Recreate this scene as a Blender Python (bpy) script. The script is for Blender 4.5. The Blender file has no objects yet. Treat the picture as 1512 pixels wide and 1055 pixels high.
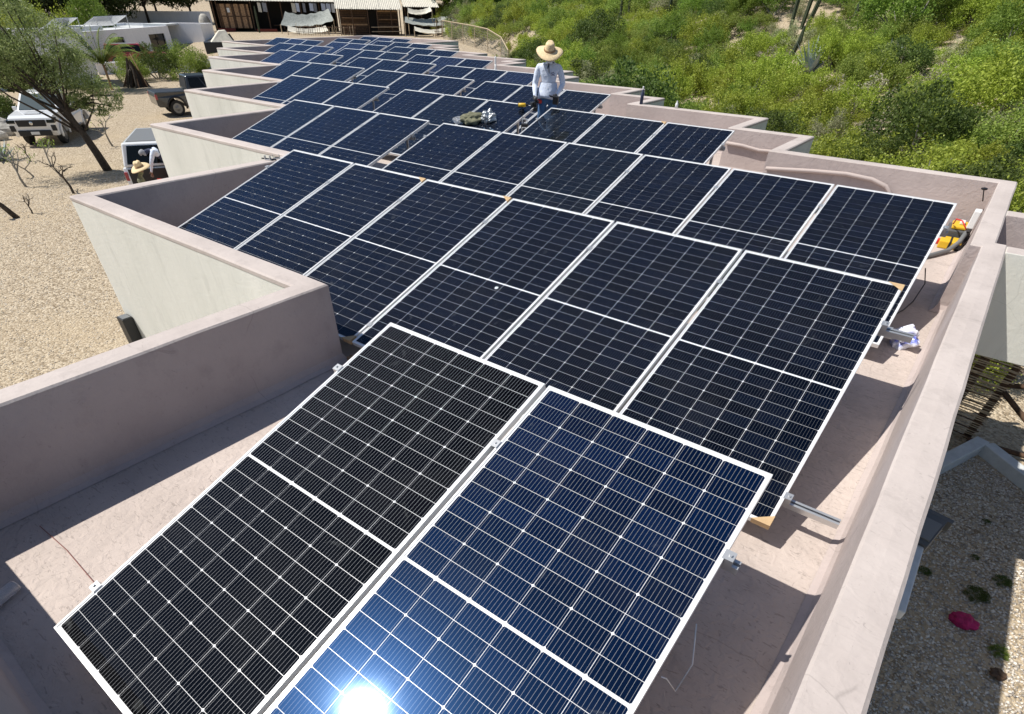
import bpy, bmesh, math, random
import numpy as np
from mathutils import Vector, Matrix

S = bpy.context.scene
COL = S.collection
R = math.radians
rnd = random.Random(7)

# ------------------------------------------------------------------ camera
cam_d = bpy.data.cameras.new('camera')
cam = bpy.data.objects.new('camera', cam_d)
COL.objects.link(cam)
S.camera = cam
cam_d.sensor_width = 36.0
cam_d.lens = 813.12 / 1512 * 36.0
cam_d.shift_x = 0.00196
cam_d.shift_y = 0.1382
cam_d.clip_start = 0.05
cam_d.clip_end = 4000
rx = Vector((0.79154945, 0.61095962, 0.01333502))
dn = Vector((0.41924926, -0.52703789, -0.73923009))
fw = Vector((-0.44461167, 0.59072786, -0.67332092))
M3 = Matrix((rx, -dn, -fw)).transposed()
cam.matrix_world = Matrix.Translation((7.08862, -4.75646, 1.45774)) @ M3.to_4x4()

# ------------------------------------------------------------------ light
SUN = Vector((-0.535, -0.385, 1.0)).normalized()
elev = math.asin(SUN.z)
az = math.atan2(SUN.x, SUN.y)
w = bpy.data.worlds.new('World')
S.world = w
w.use_nodes = True
nt = w.node_tree
bg = nt.nodes['Background']
sky = nt.nodes.new('ShaderNodeTexSky')
sky.sky_type = 'NISHITA'
sky.sun_disc = False
sky.sun_elevation = elev
sky.sun_rotation = az
sky.air_density = 1.0
sky.dust_density = 0.6
sky.ozone_density = 1.6
nt.links.new(sky.outputs[0], bg.inputs[0])
bg.inputs[1].default_value = 0.08
sl = bpy.data.lights.new('sun', 'SUN')
sl.energy = 4.9
sl.angle = R(0.53)
sl.color = (1.0, 0.955, 0.87)
so = bpy.data.objects.new('sun', sl)
COL.objects.link(so)
so.rotation_euler = SUN.to_track_quat('Z', 'Y').to_euler()
S.view_settings.view_transform = 'Standard'
S.view_settings.look = 'None'
S.view_settings.exposure = 0.2
S.view_settings.gamma = 1.0
S.view_settings.use_curve_mapping = False
S.cycles.max_bounces = 7
S.cycles.diffuse_bounces = 3
S.cycles.glossy_bounces = 3
S.cycles.transparent_max_bounces = 6
S.cycles.use_denoising = True
S.cycles.sample_clamp_indirect = 6.0

# ------------------------------------------------------------------ materials
MATS = {}

def mat(name, col, rough=0.7, metal=0.0, spec=0.5, var=0.0, vscale=4.0, bump=0.0, bscale=40.0, bdist=0.01,
        col2=None, coat=0.0, coat_rough=0.05, coords='Object', detail=5.0, trans=0.0):
    m = bpy.data.materials.new(name)
    m.use_nodes = True
    t = m.node_tree
    b = t.nodes['Principled BSDF']
    b.inputs['Base Color'].default_value = (*col, 1)
    b.inputs['Roughness'].default_value = rough
    b.inputs['Metallic'].default_value = metal
    b.inputs['Specular IOR Level'].default_value = spec
    b.inputs['Coat Weight'].default_value = coat
    b.inputs['Coat Roughness'].default_value = coat_rough
    b.inputs['Transmission Weight'].default_value = trans
    if var or bump or col2:
        tc = t.nodes.new('ShaderNodeTexCoord')
        if var or col2:
            n = t.nodes.new('ShaderNodeTexNoise')
            n.inputs['Scale'].default_value = vscale
            n.inputs['Detail'].default_value = detail
            n.inputs['Roughness'].default_value = 0.65
            t.links.new(tc.outputs[coords], n.inputs['Vector'])
            r = t.nodes.new('ShaderNodeValToRGB')
            c2 = col2 or tuple(min(1, c * (1 + var)) for c in col)
            c1 = col if col2 else tuple(c * (1 - var) for c in col)
            r.color_ramp.elements[0].position = 0.34
            r.color_ramp.elements[1].position = 0.66
            r.color_ramp.elements[0].color = (*c1, 1)
            r.color_ramp.elements[1].color = (*c2, 1)
            t.links.new(n.outputs['Fac'], r.inputs[0])
            t.links.new(r.outputs[0], b.inputs['Base Color'])
        if bump:
            n2 = t.nodes.new('ShaderNodeTexNoise')
            n2.inputs['Scale'].default_value = bscale
            n2.inputs['Detail'].default_value = 4
            t.links.new(tc.outputs[coords], n2.inputs['Vector'])
            bp = t.nodes.new('ShaderNodeBump')
            bp.inputs['Strength'].default_value = bump
            bp.inputs['Distance'].default_value = bdist
            t.links.new(n2.outputs['Fac'], bp.inputs['Height'])
            t.links.new(bp.outputs[0], b.inputs['Normal'])
    MATS[name] = m
    return m


def N(t, typ, **kw):
    n = t.nodes.new(typ)
    for k, v in kw.items():
        setattr(n, k, v)
    return n


def mathn(t, op, a, b=None, c=None):
    n = t.nodes.new('ShaderNodeMath')
    n.operation = op
    for i, v in enumerate((a, b, c)):
        if v is None:
            continue
        if isinstance(v, (int, float)):
            n.inputs[i].default_value = v
        else:
            t.links.new(v, n.inputs[i])
    return n.outputs[0]


def mixc(t, f, a, b, blend='MIX'):
    n = t.nodes.new('ShaderNodeMix')
    n.data_type = 'RGBA'
    n.blend_type = blend
    for s, v in ((n.inputs[0], f), (n.inputs[6], a), (n.inputs[7], b)):
        if isinstance(v, (int, float)):
            s.default_value = v
        elif isinstance(v, tuple):
            s.default_value = (*v, 1)
        else:
            t.links.new(v, s)
    return n.outputs[2]


def cell_mat(name, base, bw=0.026, bcol=0.17, coat_r=0.03, spec_tint=(0.3, 0.45, 1.0), spec=0.0):
    """a mono half-cell under glass: dark silicon, ten fine busbars, thin dust"""
    m = bpy.data.materials.new(name)
    m.use_nodes = True
    t = m.node_tree
    b = t.nodes['Principled BSDF']
    uv = N(t, 'ShaderNodeUVMap')
    uv.uv_map = 'UVMap'
    sep = N(t, 'ShaderNodeSeparateXYZ')
    t.links.new(uv.outputs[0], sep.inputs[0])
    fr = mathn(t, 'FRACT', mathn(t, 'MULTIPLY', sep.outputs[0], 10.0))
    dist = mathn(t, 'ABSOLUTE', mathn(t, 'SUBTRACT', fr, 0.5))
    bus = mathn(t, 'LESS_THAN', dist, bw)
    geo = N(t, 'ShaderNodeNewGeometry')
    oi = N(t, 'ShaderNodeObjectInfo')
    rr = mathn(t, 'FRACT', mathn(t, 'ADD', geo.outputs['Random Per Island'], oi.outputs['Random']))
    tone = mixc(t, rr, tuple(c * 0.65 for c in base), tuple(c * 1.45 for c in base))
    tc = N(t, 'ShaderNodeTexCoord')
    vt = N(t, 'ShaderNodeVectorTransform', vector_type='POINT', convert_from='OBJECT', convert_to='WORLD')
    t.links.new(tc.outputs['Object'], vt.inputs[0])
    nz = N(t, 'ShaderNodeTexNoise')
    nz.inputs['Scale'].default_value = 2.3
    nz.inputs['Detail'].default_value = 8
    nz.inputs['Roughness'].default_value = 0.7
    t.links.new(vt.outputs[0], nz.inputs['Vector'])
    mr = N(t, 'ShaderNodeMapRange')
    mr.inputs[1].default_value = 0.5
    mr.inputs[2].default_value = 0.85
    mr.inputs[4].default_value = 0.03
    t.links.new(nz.outputs['Fac'], mr.inputs[0])
    col = mixc(t, mathn(t, 'MULTIPLY', bus, 0.8), tone, (bcol, bcol * 1.02, bcol * 1.08))
    col = mixc(t, mr.outputs[0], col, (0.30, 0.29, 0.27))
    n4 = N(t, 'ShaderNodeTexNoise')
    n4.inputs['Scale'].default_value = 7.5
    n4.inputs['Detail'].default_value = 6
    n4.inputs['Distortion'].default_value = 1.2
    t.links.new(vt.outputs[0], n4.inputs['Vector'])
    m4 = N(t, 'ShaderNodeMapRange')
    m4.inputs[1].default_value = 0.66
    m4.inputs[2].default_value = 0.78
    m4.inputs[4].default_value = 0.09
    t.links.new(n4.outputs['Fac'], m4.inputs[0])
    col = mixc(t, m4.outputs[0], col, (0.34, 0.36, 0.36))
    t.links.new(col, b.inputs['Base Color'])
    b.inputs['Roughness'].default_value = 0.6
    b.inputs['Specular IOR Level'].default_value = 0.0
    last = b.outputs[0]
    if spec:
        g2 = N(t, 'ShaderNodeBsdfAnisotropic')
        g2.inputs['Color'].default_value = (*spec_tint, 1)
        g2.inputs['Roughness'].default_value = 0.30
        mx2 = N(t, 'ShaderNodeMixShader')
        mx2.inputs[0].default_value = spec
        t.links.new(last, mx2.inputs[1])
        t.links.new(g2.outputs[0], mx2.inputs[2])
        last = mx2.outputs[0]
    gl = N(t, 'ShaderNodeBsdfAnisotropic')
    gl.inputs['Color'].default_value = (0.42, 0.66, 1.0, 1)
    gl.inputs['Roughness'].default_value = coat_r
    fr_ = N(t, 'ShaderNodeFresnel')
    fr_.inputs['IOR'].default_value = 1.27
    mx = N(t, 'ShaderNodeMixShader')
    t.links.new(fr_.outputs[0], mx.inputs[0])
    t.links.new(last, mx.inputs[1])
    t.links.new(gl.outputs[0], mx.inputs[2])
    t.links.new(mx.outputs[0], t.nodes['Material Output'].inputs[0])
    MATS[name] = m
    return m


cell_navy = cell_mat('cell_navy', (0.0009, 0.0027, 0.0085))
cell_black = cell_mat('cell_black', (0.0016, 0.0016, 0.0021), 0.034, 0.30)
cell_blue = cell_mat('cell_blue', (0.0006, 0.0048, 0.021), 0.033, 0.30, coat_r=0.085, spec_tint=(0.12, 0.36, 1.0), spec=0.012)
cell_grey = cell_mat('cell_grey', (0.0022, 0.0045, 0.0085))
alu = mat('anodised_aluminium', (0.80, 0.81, 0.82), 0.38, 0.35, var=0.04, vscale=3)
rail_m = mat('mill_aluminium', (0.62, 0.63, 0.64), 0.35, 0.75)
sheet_m = mat('white_backsheet', (0.74, 0.75, 0.77), 0.3, coat=0.6)
steel_dark = mat('dark_steel', (0.05, 0.05, 0.055), 0.5, 0.4)


def plaster(name, c1, c2, bump=0.35, crack=True, streak=False, scratch=0.08):
    m = bpy.data.materials.new(name)
    m.use_nodes = True
    t = m.node_tree
    b = t.nodes['Principled BSDF']
    tc = N(t, 'ShaderNodeTexCoord')
    n1 = N(t, 'ShaderNodeTexNoise')
    n1.inputs['Scale'].default_value = 0.9
    n1.inputs['Detail'].default_value = 9
    n1.inputs['Roughness'].default_value = 0.68
    mp = N(t, 'ShaderNodeMapping')
    if streak:
        mp.inputs['Scale'].default_value = (1.6, 1.6, 0.35)
    t.links.new(tc.outputs['Object'], mp.inputs[0])
    t.links.new(mp.outputs[0], n1.inputs['Vector'])
    r = N(t, 'ShaderNodeValToRGB')
    r.color_ramp.elements[0].position = 0.33
    r.color_ramp.elements[1].position = 0.68
    r.color_ramp.elements[0].color = (*c1, 1)
    r.color_ramp.elements[1].color = (*c2, 1)
    t.links.new(n1.outputs['Fac'], r.inputs[0])
    # small dark specks / trowel nicks
    n3 = N(t, 'ShaderNodeTexNoise')
    n3.inputs['Scale'].default_value = 26
    n3.inputs['Detail'].default_value = 3
    n3.inputs['Distortion'].default_value = 1.6
    t.links.new(tc.outputs['Object'], n3.inputs['Vector'])
    sp = N(t, 'ShaderNodeMapRange')
    sp.inputs[1].default_value = 0.66
    sp.inputs[2].default_value = 0.74
    sp.inputs[4].default_value = 0.28 if crack else 0.1
    t.links.new(n3.outputs['Fac'], sp.inputs[0])
    col = mixc(t, sp.outputs[0], r.outputs[0], tuple(c * 0.45 for c in c1))
    if crack:
        for rot_, seed_ in ((0.5, 1.7), (2.1, 9.3)):
            ms_ = N(t, 'ShaderNodeMapping')
            ms_.inputs['Rotation'].default_value = (0, 0, rot_)
            ms_.inputs['Location'].default_value = (seed_, seed_, 0)
            ms_.inputs['Scale'].default_value = (14, 60, 30)
            t.links.new(tc.outputs['Object'], ms_.inputs[0])
            ns_ = N(t, 'ShaderNodeTexNoise')
            ns_.inputs['Scale'].default_value = 1.0
            ns_.inputs['Detail'].default_value = 2
            ns_.inputs['Distortion'].default_value = 1.1
            t.links.new(ms_.outputs[0], ns_.inputs['Vector'])
            rs_ = N(t, 'ShaderNodeMapRange')
            rs_.inputs[1].default_value = 0.64
            rs_.inputs[2].default_value = 0.70
            rs_.inputs[4].default_value = scratch
            t.links.new(ns_.outputs['Fac'], rs_.inputs[0])
            col = mixc(t, rs_.outputs[0], col, tuple(c * 0.5 for c in c1))
    wn = N(t, 'ShaderNodeTexNoise')
    wn.inputs['Scale'].default_value = 2.2
    wn.inputs['Detail'].default_value = 5
    t.links.new(tc.outputs['Object'], wn.inputs['Vector'])
    wv = mixc(t, 0.16, tc.outputs['Object'], wn.outputs['Color'], 'ADD')
    vc = N(t, 'ShaderNodeTexVoronoi', feature='DISTANCE_TO_EDGE')
    vc.inputs['Scale'].default_value = 0.75
    t.links.new(wv, vc.inputs['Vector'])
    ck = N(t, 'ShaderNodeMapRange')
    ck.inputs[1].default_value = 0.0
    ck.inputs[2].default_value = 0.0035
    ck.inputs[3].default_value = 0.32
    ck.inputs[4].default_value = 0.0
    t.links.new(vc.outputs['Distance'], ck.inputs[0])
    ms = N(t, 'ShaderNodeMapRange')
    ms.inputs[1].default_value = 0.5
    ms.inputs[2].default_value = 0.56
    ms.inputs[4].default_value = 1.0 if crack else 0.6
    t.links.new(wn.outputs['Fac'], ms.inputs[0])
    col = mixc(t, mathn(t, 'MULTIPLY', ck.outputs[0], ms.outputs[0]), col, tuple(c * 0.4 for c in c1))
    st = N(t, 'ShaderNodeTexNoise')
    st.inputs['Scale'].default_value = 3.4
    st.inputs['Detail'].default_value = 7
    st.inputs['Roughness'].default_value = 0.72
    m2 = N(t, 'ShaderNodeMapping')
    m2.inputs['Location'].default_value = (3.1, 7.7, 1.3)
    m2.inputs['Scale'].default_value = (1.5, 1.5, 0.28) if streak else (1.0, 1.0, 1.0)
    t.links.new(tc.outputs['Object'], m2.inputs[0])
    t.links.new(m2.outputs[0], st.inputs['Vector'])
    sr = N(t, 'ShaderNodeMapRange')
    sr.inputs[1].default_value = 0.54
    sr.inputs[2].default_value = 0.66
    sr.inputs[4].default_value = 0.30
    t.links.new(st.outputs['Fac'], sr.inputs[0])
    col = mixc(t, sr.outputs[0], col, tuple(c * 0.72 for c in c1))
    t.links.new(col, b.inputs['Base Color'])
    n2 = N(t, 'ShaderNodeTexNoise')
    n2.inputs['Scale'].default_value = 16
    n2.inputs['Detail'].default_value = 6
    n2.inputs['Distortion'].default_value = 0.8
    t.links.new(tc.outputs['Object'], n2.inputs['Vector'])
    h = mathn(t, 'SUBTRACT', n2.outputs['Fac'], mathn(t, 'MULTIPLY', sp.outputs[0], 0.9))
    bp = N(t, 'ShaderNodeBump')
    bp.inputs['Strength'].default_value = bump
    bp.inputs['Distance'].default_value = 0.02
    t.links.new(h, bp.inputs['Height'])
    t.links.new(bp.outputs[0], b.inputs['Normal'])
    b.inputs['Roughness'].default_value = 0.82
    b.inputs['Specular IOR Level'].default_value = 0.25
    MATS[name] = m
    return m


pl_roof = plaster('roof_plaster', (0.44, 0.375, 0.34), (0.56, 0.48, 0.44), 0.6, scratch=0.45)
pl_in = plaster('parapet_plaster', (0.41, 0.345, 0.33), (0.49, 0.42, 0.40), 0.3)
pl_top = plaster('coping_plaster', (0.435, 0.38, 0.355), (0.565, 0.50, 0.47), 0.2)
pl_out = plaster('wall_plaster', (0.60, 0.60, 0.55), (0.73, 0.72, 0.67), 0.16, False, True)
pl_white = plaster('white_plaster', (0.80, 0.81, 0.84), (0.88, 0.88, 0.90), 0.15, False, True)


def leaf_mat(name, c1, c2, c3=None):
    m = bpy.data.materials.new(name)
    m.use_nodes = True
    t = m.node_tree
    b = t.nodes['Principled BSDF']
    geo = N(t, 'ShaderNodeNewGeometry')
    r = N(t, 'ShaderNodeValToRGB')
    r.color_ramp.elements[0].color = (*c1, 1)
    r.color_ramp.elements[1].color = (*c2, 1)
    if c3:
        e = r.color_ramp.elements.new(0.9)
        e.color = (*c2, 1)
        r.color_ramp.elements[-1].color = (*c3, 1)
    t.links.new(geo.outputs['Random Per Island'], r.inputs[0])
    oi = N(t, 'ShaderNodeObjectInfo')
    hs = N(t, 'ShaderNodeHueSaturation')
    hs.inputs['Saturation'].default_value = 1.08
    t.links.new(mathn(t, 'ADD', mathn(t, 'MULTIPLY', oi.outputs['Random'], 0.028), 0.478), hs.inputs['Hue'])
    t.links.new(mathn(t, 'ADD', mathn(t, 'MULTIPLY', oi.outputs['Random'], 0.5), 1.05), hs.inputs['Value'])
    t.links.new(r.outputs[0], hs.inputs['Color'])
    t.links.new(hs.outputs[0], b.inputs['Base Color'])
    b.inputs['Roughness'].default_value = 0.55
    b.inputs['Specular IOR Level'].default_value = 0.3
    tr = N(t, 'ShaderNodeBsdfTranslucent')
    t.links.new(hs.outputs[0], tr.inputs[0])
    mx = N(t, 'ShaderNodeMixShader')
    mx.inputs[0].default_value = 0.42
    t.links.new(b.outputs[0], mx.inputs[1])
    t.links.new(tr.outputs[0], mx.inputs[2])
    t.links.new(mx.outputs[0], t.nodes['Material Output'].inputs[0])
    MATS[name] = m
    return m


lf_yel = leaf_mat('leaf_yellow_green', (0.15, 0.20, 0.035), (0.33, 0.40, 0.085), (0.38, 0.43, 0.13))
lf_mid = leaf_mat('leaf_mid_green', (0.12, 0.18, 0.04), (0.25, 0.32, 0.085), (0.31, 0.36, 0.13))
lf_dark = leaf_mat('leaf_dark_green', (0.045, 0.075, 0.02), (0.11, 0.155, 0.045))
lf_tree = leaf_mat('leaf_shaded_green', (0.014, 0.028, 0.009), (0.05, 0.07, 0.02))  # leaf green darkened so the colour carries the dense shade of the crowns
lf_grey = leaf_mat('leaf_grey_green', (0.20, 0.22, 0.115), (0.34, 0.35, 0.21), (0.45, 0.44, 0.32))
lf_mesq = leaf_mat('leaf_mesquite', (0.085, 0.115, 0.045), (0.25, 0.30, 0.125), (0.44, 0.47, 0.28))
lf_bright = leaf_mat('leaf_bright_green', (0.085, 0.14, 0.03), (0.19, 0.27, 0.06))
lf_dry = leaf_mat('leaf_dry', (0.30, 0.27, 0.20), (0.46, 0.43, 0.36))
lf_palm = leaf_mat('leaf_palm', (0.06, 0.11, 0.02), (0.22, 0.27, 0.08))
bark = mat('bark', (0.055, 0.042, 0.032), 0.9, var=0.5, vscale=14, bump=0.6, bscale=30, bdist=0.03)
twig = mat('twig_grey', (0.26, 0.245, 0.22), 0.85, var=0.3, vscale=6)
wood_br = mat('weathered_wood', (0.09, 0.05, 0.028), 0.85, var=0.5, vscale=8, bump=0.4, bscale=50)
wood_tan = mat('tan_wood', (0.36, 0.22, 0.12), 0.8, var=0.35, vscale=7)
stick_m = mat('pale_stick', (0.45, 0.36, 0.25), 0.85, var=0.35, vscale=9)
card = mat('cardboard', (0.52, 0.36, 0.20), 0.85, var=0.12, vscale=12)
black_pl = mat('black_plastic', (0.012, 0.012, 0.014), 0.45)
grey_pl = mat('grey_plastic', (0.16, 0.165, 0.17), 0.5)
dkgrey = mat('charcoal_paint', (0.09, 0.095, 0.10), 0.5)
white_pl = mat('white_plastic', (0.75, 0.76, 0.76), 0.4)
yellow_pl = mat('yellow_plastic', (0.70, 0.43, 0.02), 0.45)
red_pl = mat('red_plastic', (0.60, 0.03, 0.02), 0.45)
conc = mat('white_curb', (0.55, 0.57, 0.58), 0.8, var=0.12, vscale=5, bump=0.2)
glassd = mat('dark_glass', (0.006, 0.008, 0.009), 0.08, spec=0.3)
glassg = mat('windscreen_glass', (0.06, 0.085, 0.085), 0.05, spec=0.8, coat=1.0)
rubber = mat('rubber', (0.018, 0.018, 0.018), 0.8)
rimm = mat('rim_metal', (0.22, 0.22, 0.22), 0.4, 0.7)
wh_paint = mat('white_car_paint', (0.80, 0.81, 0.83), 0.3, coat=0.8)
dk_paint = mat('dark_car_paint', (0.02, 0.023, 0.027), 0.3, coat=0.8)
bl_paint = mat('blue_car_paint', (0.03, 0.05, 0.10), 0.3, coat=0.8)
rd_paint = mat('red_car_paint', (0.36, 0.03, 0.045), 0.35, coat=0.6)
straw = mat('straw', (0.72, 0.56, 0.34), 0.85, var=0.15, vscale=30, bump=0.4, bscale=120)
skin_m = mat('skin', (0.28, 0.15, 0.10), 0.6)
shirt_w = mat('pale_blue_shirt', (0.66, 0.72, 0.86), 0.85, var=0.08, vscale=9, bump=0.5, bscale=14, bdist=0.03)
jeans = mat('blue_jeans', (0.06, 0.14, 0.30), 0.9, var=0.25, vscale=12, bump=0.4, bscale=20, bdist=0.02)
navy_cl = mat('navy_cloth', (0.035, 0.045, 0.09), 0.9, var=0.2, vscale=12)
greycl = mat('grey_cloth', (0.30, 0.31, 0.34), 0.9, var=0.15, vscale=12)
shade_g = mat('grey_shade_mesh', (0.30, 0.32, 0.30), 0.9, var=0.25, vscale=6)
canvas = mat('cream_canvas', (0.70, 0.66, 0.56), 0.9, var=0.12, vscale=4)
olive = mat('olive_cloth', (0.16, 0.16, 0.10), 0.9, var=0.3, vscale=14)
foil = mat('silver_foil', (0.65, 0.66, 0.66), 0.3, 0.8, bump=0.9, bscale=25, bdist=0.03)
film = mat('blue_white_film', (0.80, 0.83, 0.92), 0.2, col2=(0.16, 0.20, 0.62), vscale=7, detail=2)
film.node_tree.nodes['Color Ramp'].color_ramp.elements[0].position = 0.5
film.node_tree.nodes['Color Ramp'].color_ramp.elements[1].position = 0.62
clear_pl = mat('clear_plastic', (0.78, 0.80, 0.84), 0.12, trans=0.75)
magenta = mat('magenta_cloth', (0.36, 0.005, 0.09), 0.75, var=0.25, vscale=10)
rock_m = mat('pale_rock', (0.42, 0.40, 0.36), 0.9, var=0.3, vscale=3, bump=0.6, bscale=9, bdist=0.05)
cactus_m = mat('cactus_green', (0.045, 0.06, 0.03), 0.8, var=0.3, vscale=9)
agave_m = mat('agave_grey', (0.30, 0.35, 0.36), 0.7, var=0.2, vscale=6)
roof_tin = mat('fibre_cement_sheet', (0.56, 0.53, 0.46), 0.8, var=0.15, vscale=3)
pink_pipe = mat('pink_conduit', (0.47, 0.395, 0.37), 0.8)
red_line = mat('red_string', (0.27, 0.12, 0.105), 0.9)
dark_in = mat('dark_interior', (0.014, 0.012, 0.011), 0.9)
redbr = mat('red_brown_paint', (0.16, 0.03, 0.022), 0.8, var=0.2, vscale=6)
emblem_m = mat('shirt_emblem', (0.09, 0.11, 0.22), 0.9)
silver = mat('chrome', (0.7, 0.7, 0.7), 0.2, 1.0)

# ------------------------------------------------------------------ mesh helper


class MB:
    def __init__(s):
        s.v, s.f, s.m = [], [], []

    def add(s, vs, fs, mi=0):
        o = len(s.v)
        s.v += [tuple(v) for v in vs]
        s.f += [tuple(i + o for i in f) for f in fs]
        s.m += [mi] * len(fs)

    def box(s, x0, y0, z0, x1, y1, z1, mi=0, M=None):
        vs = [Vector(p) for p in ((x0, y0, z0), (x1, y0, z0), (x1, y1, z0), (x0, y1, z0),
                                  (x0, y0, z1), (x1, y0, z1), (x1, y1, z1), (x0, y1, z1))]
        if M is not None:
            vs = [M @ v for v in vs]
        s.add(vs, [(0, 3, 2, 1), (4, 5, 6, 7), (0, 1, 5, 4), (1, 2, 6, 5), (2, 3, 7, 6), (3, 0, 4, 7)], mi)

    def tube(s, pts, rad, n=8, mi=0, cap=True):
        pts = [Vector(p) for p in pts]
        if not hasattr(rad, '__len__'):
            rad = [rad] * len(pts)
        rings = []
        ref = Vector((0.3, 0.2, 1))
        for i, p in enumerate(pts):
            d = (pts[min(i + 1, len(pts) - 1)] - pts[max(i - 1, 0)]).normalized()
            a = d.cross(ref)
            if a.length < 1e-3:
                a = d.cross(Vector((1, 0, 0)))
            a.normalize()
            b = d.cross(a)
            rings.append([p + (a * math.cos(2 * math.pi * k / n) + b * math.sin(2 * math.pi * k / n)) * rad[i] for k in range(n)])
        vs = [v for r in rings for v in r]
        fs = []
        for i in range(len(pts) - 1):
            for k in range(n):
                k2 = (k + 1) % n
                fs.append((i * n + k, i * n + k2, (i + 1) * n + k2, (i + 1) * n + k))
        if cap:
            fs.append(tuple(range(n - 1, -1, -1)))
            fs.append(tuple((len(pts) - 1) * n + k for k in range(n)))
        s.add(vs, fs, mi)

    def lathe(s, prof, c=(0, 0, 0), n=16, mi=0, M=None):
        vs, fs = [], []
        for r, z in prof:
            for k in range(n):
                a = 2 * math.pi * k / n
                v = Vector((c[0] + r * math.cos(a), c[1] + r * math.sin(a), c[2] + z))
                vs.append(M @ v if M is not None else v)
        for i in range(len(prof) - 1):
            for k in range(n):
                k2 = (k + 1) % n
                fs.append((i * n + k, i * n + k2, (i + 1) * n + k2, (i + 1) * n + k))
        fs.append(tuple(range(n - 1, -1, -1)))
        fs.append(tuple((len(prof) - 1) * n + k for k in range(n)))
        s.add(vs, fs, mi)

    def prism(s, poly, y0, y1, mi=0, axis='y'):
        """extrude a closed outline (a,b) between two values of the third axis"""
        n = len(poly)
        def P(a, b, c):
            return (a, c, b) if axis == 'y' else ((c, a, b) if axis == 'x' else (a, b, c))
        vs = [P(a, b, y0) for a, b in poly] + [P(a, b, y1) for a, b in poly]
        fs = [tuple(range(n)), tuple(range(2 * n - 1, n - 1, -1))]
        fs += [(i, i + n, (i + 1) % n + n, (i + 1) % n) for i in range(n)]
        s.add(vs, fs, mi)

    def mesh(s, name, mats):
        me = bpy.data.meshes.new(name)
        me.from_pydata(s.v, [], s.f)
        for m in (mats if isinstance(mats, (list, tuple)) else [mats]):
            me.materials.append(m)
        if any(s.m):
            me.polygons.foreach_set('material_index', s.m)
        bm = bmesh.new()
        bm.from_mesh(me)
        bmesh.ops.recalc_face_normals(bm, faces=bm.faces)
        bm.to_mesh(me)
        bm.free()
        return me

    def build(s, name, mats, parent=None, smooth=False, bevel=0.0, seg=2, **kw):
        me = s.mesh(name, mats)
        if smooth:
            me.polygons.foreach_set('use_smooth', [True] * len(me.polygons))
        return link(name, me, parent, bevel=bevel, seg=seg, **kw)


def link(name, me, parent=None, loc=None, rot=None, bevel=0.0, seg=2, **kw):
    o = bpy.data.objects.new(name, me)
    COL.objects.link(o)
    if parent:
        o.parent = parent
    if loc is not None:
        o.location = loc
    if rot is not None:
        o.rotation_euler = rot
    if bevel:
        bv = o.modifiers.new('bevel', 'BEVEL')
        bv.width = bevel
        bv.segments = seg
        bv.limit_method = 'ANGLE'
        bv.angle_limit = R(40)
    tag(o, **kw)
    return o


def tag(o, label=None, cat=None, group=None, kind=None):
    if label:
        o['label'] = label
    if cat:
        o['category'] = cat
    if group:
        o['group'] = group
    if kind:
        o['kind'] = kind
    return o


def thing(name, label, cat, loc=(0, 0, 0), rz=0.0, group=None, rot=None):
    o = bpy.data.objects.new(name, None)
    o.empty_display_size = 0.1
    COL.objects.link(o)
    o.location = loc
    o.rotation_euler = rot if rot else (0, 0, rz)
    return tag(o, label, cat, group)


def copy_tree(o, parent=None):
    c = o.copy()
    COL.objects.link(c)
    if parent:
        c.parent = parent
    for ch in list(o.children):
        copy_tree(ch, c)
    return c


ORD = ['', 'first', 'second', 'third', 'fourth', 'fifth', 'sixth', 'seventh', 'eighth', 'ninth', 'tenth']
G0 = -3.95


def sstep(a, b, x):
    t = np.clip((x - a) / (b - a), 0, 1)
    return t * t * (3 - 2 * t)


def terrain(x, y):
    x = np.asarray(x, float)
    y = np.asarray(y, float)
    base = G0 + 1.85 * sstep(28, 44, y)
    u = 0.585 * np.minimum(x, 7.4) + 0.811 * y - 4.2 * sstep(7.4, 8.4, x)
    u0 = 8.6 + 8.0 * sstep(24, 42, y) * sstep(-6, -16, x)
    h = base + 1.5 * sstep(u0, u0 + 2.6, u) + np.maximum(u - u0 - 1.5, 0) * 0.115
    h = h + np.where(u > u0, 0.35 * np.sin(x * 0.31 + 1) * np.sin(y * 0.27) * sstep(u0 + 2, u0 + 8, u), 0)
    far = np.hypot(x + 60, y - 40)
    h = h + 9 * sstep(115, 230, far) * sstep(-60, 0, u - 5 + 40)
    return h


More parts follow.
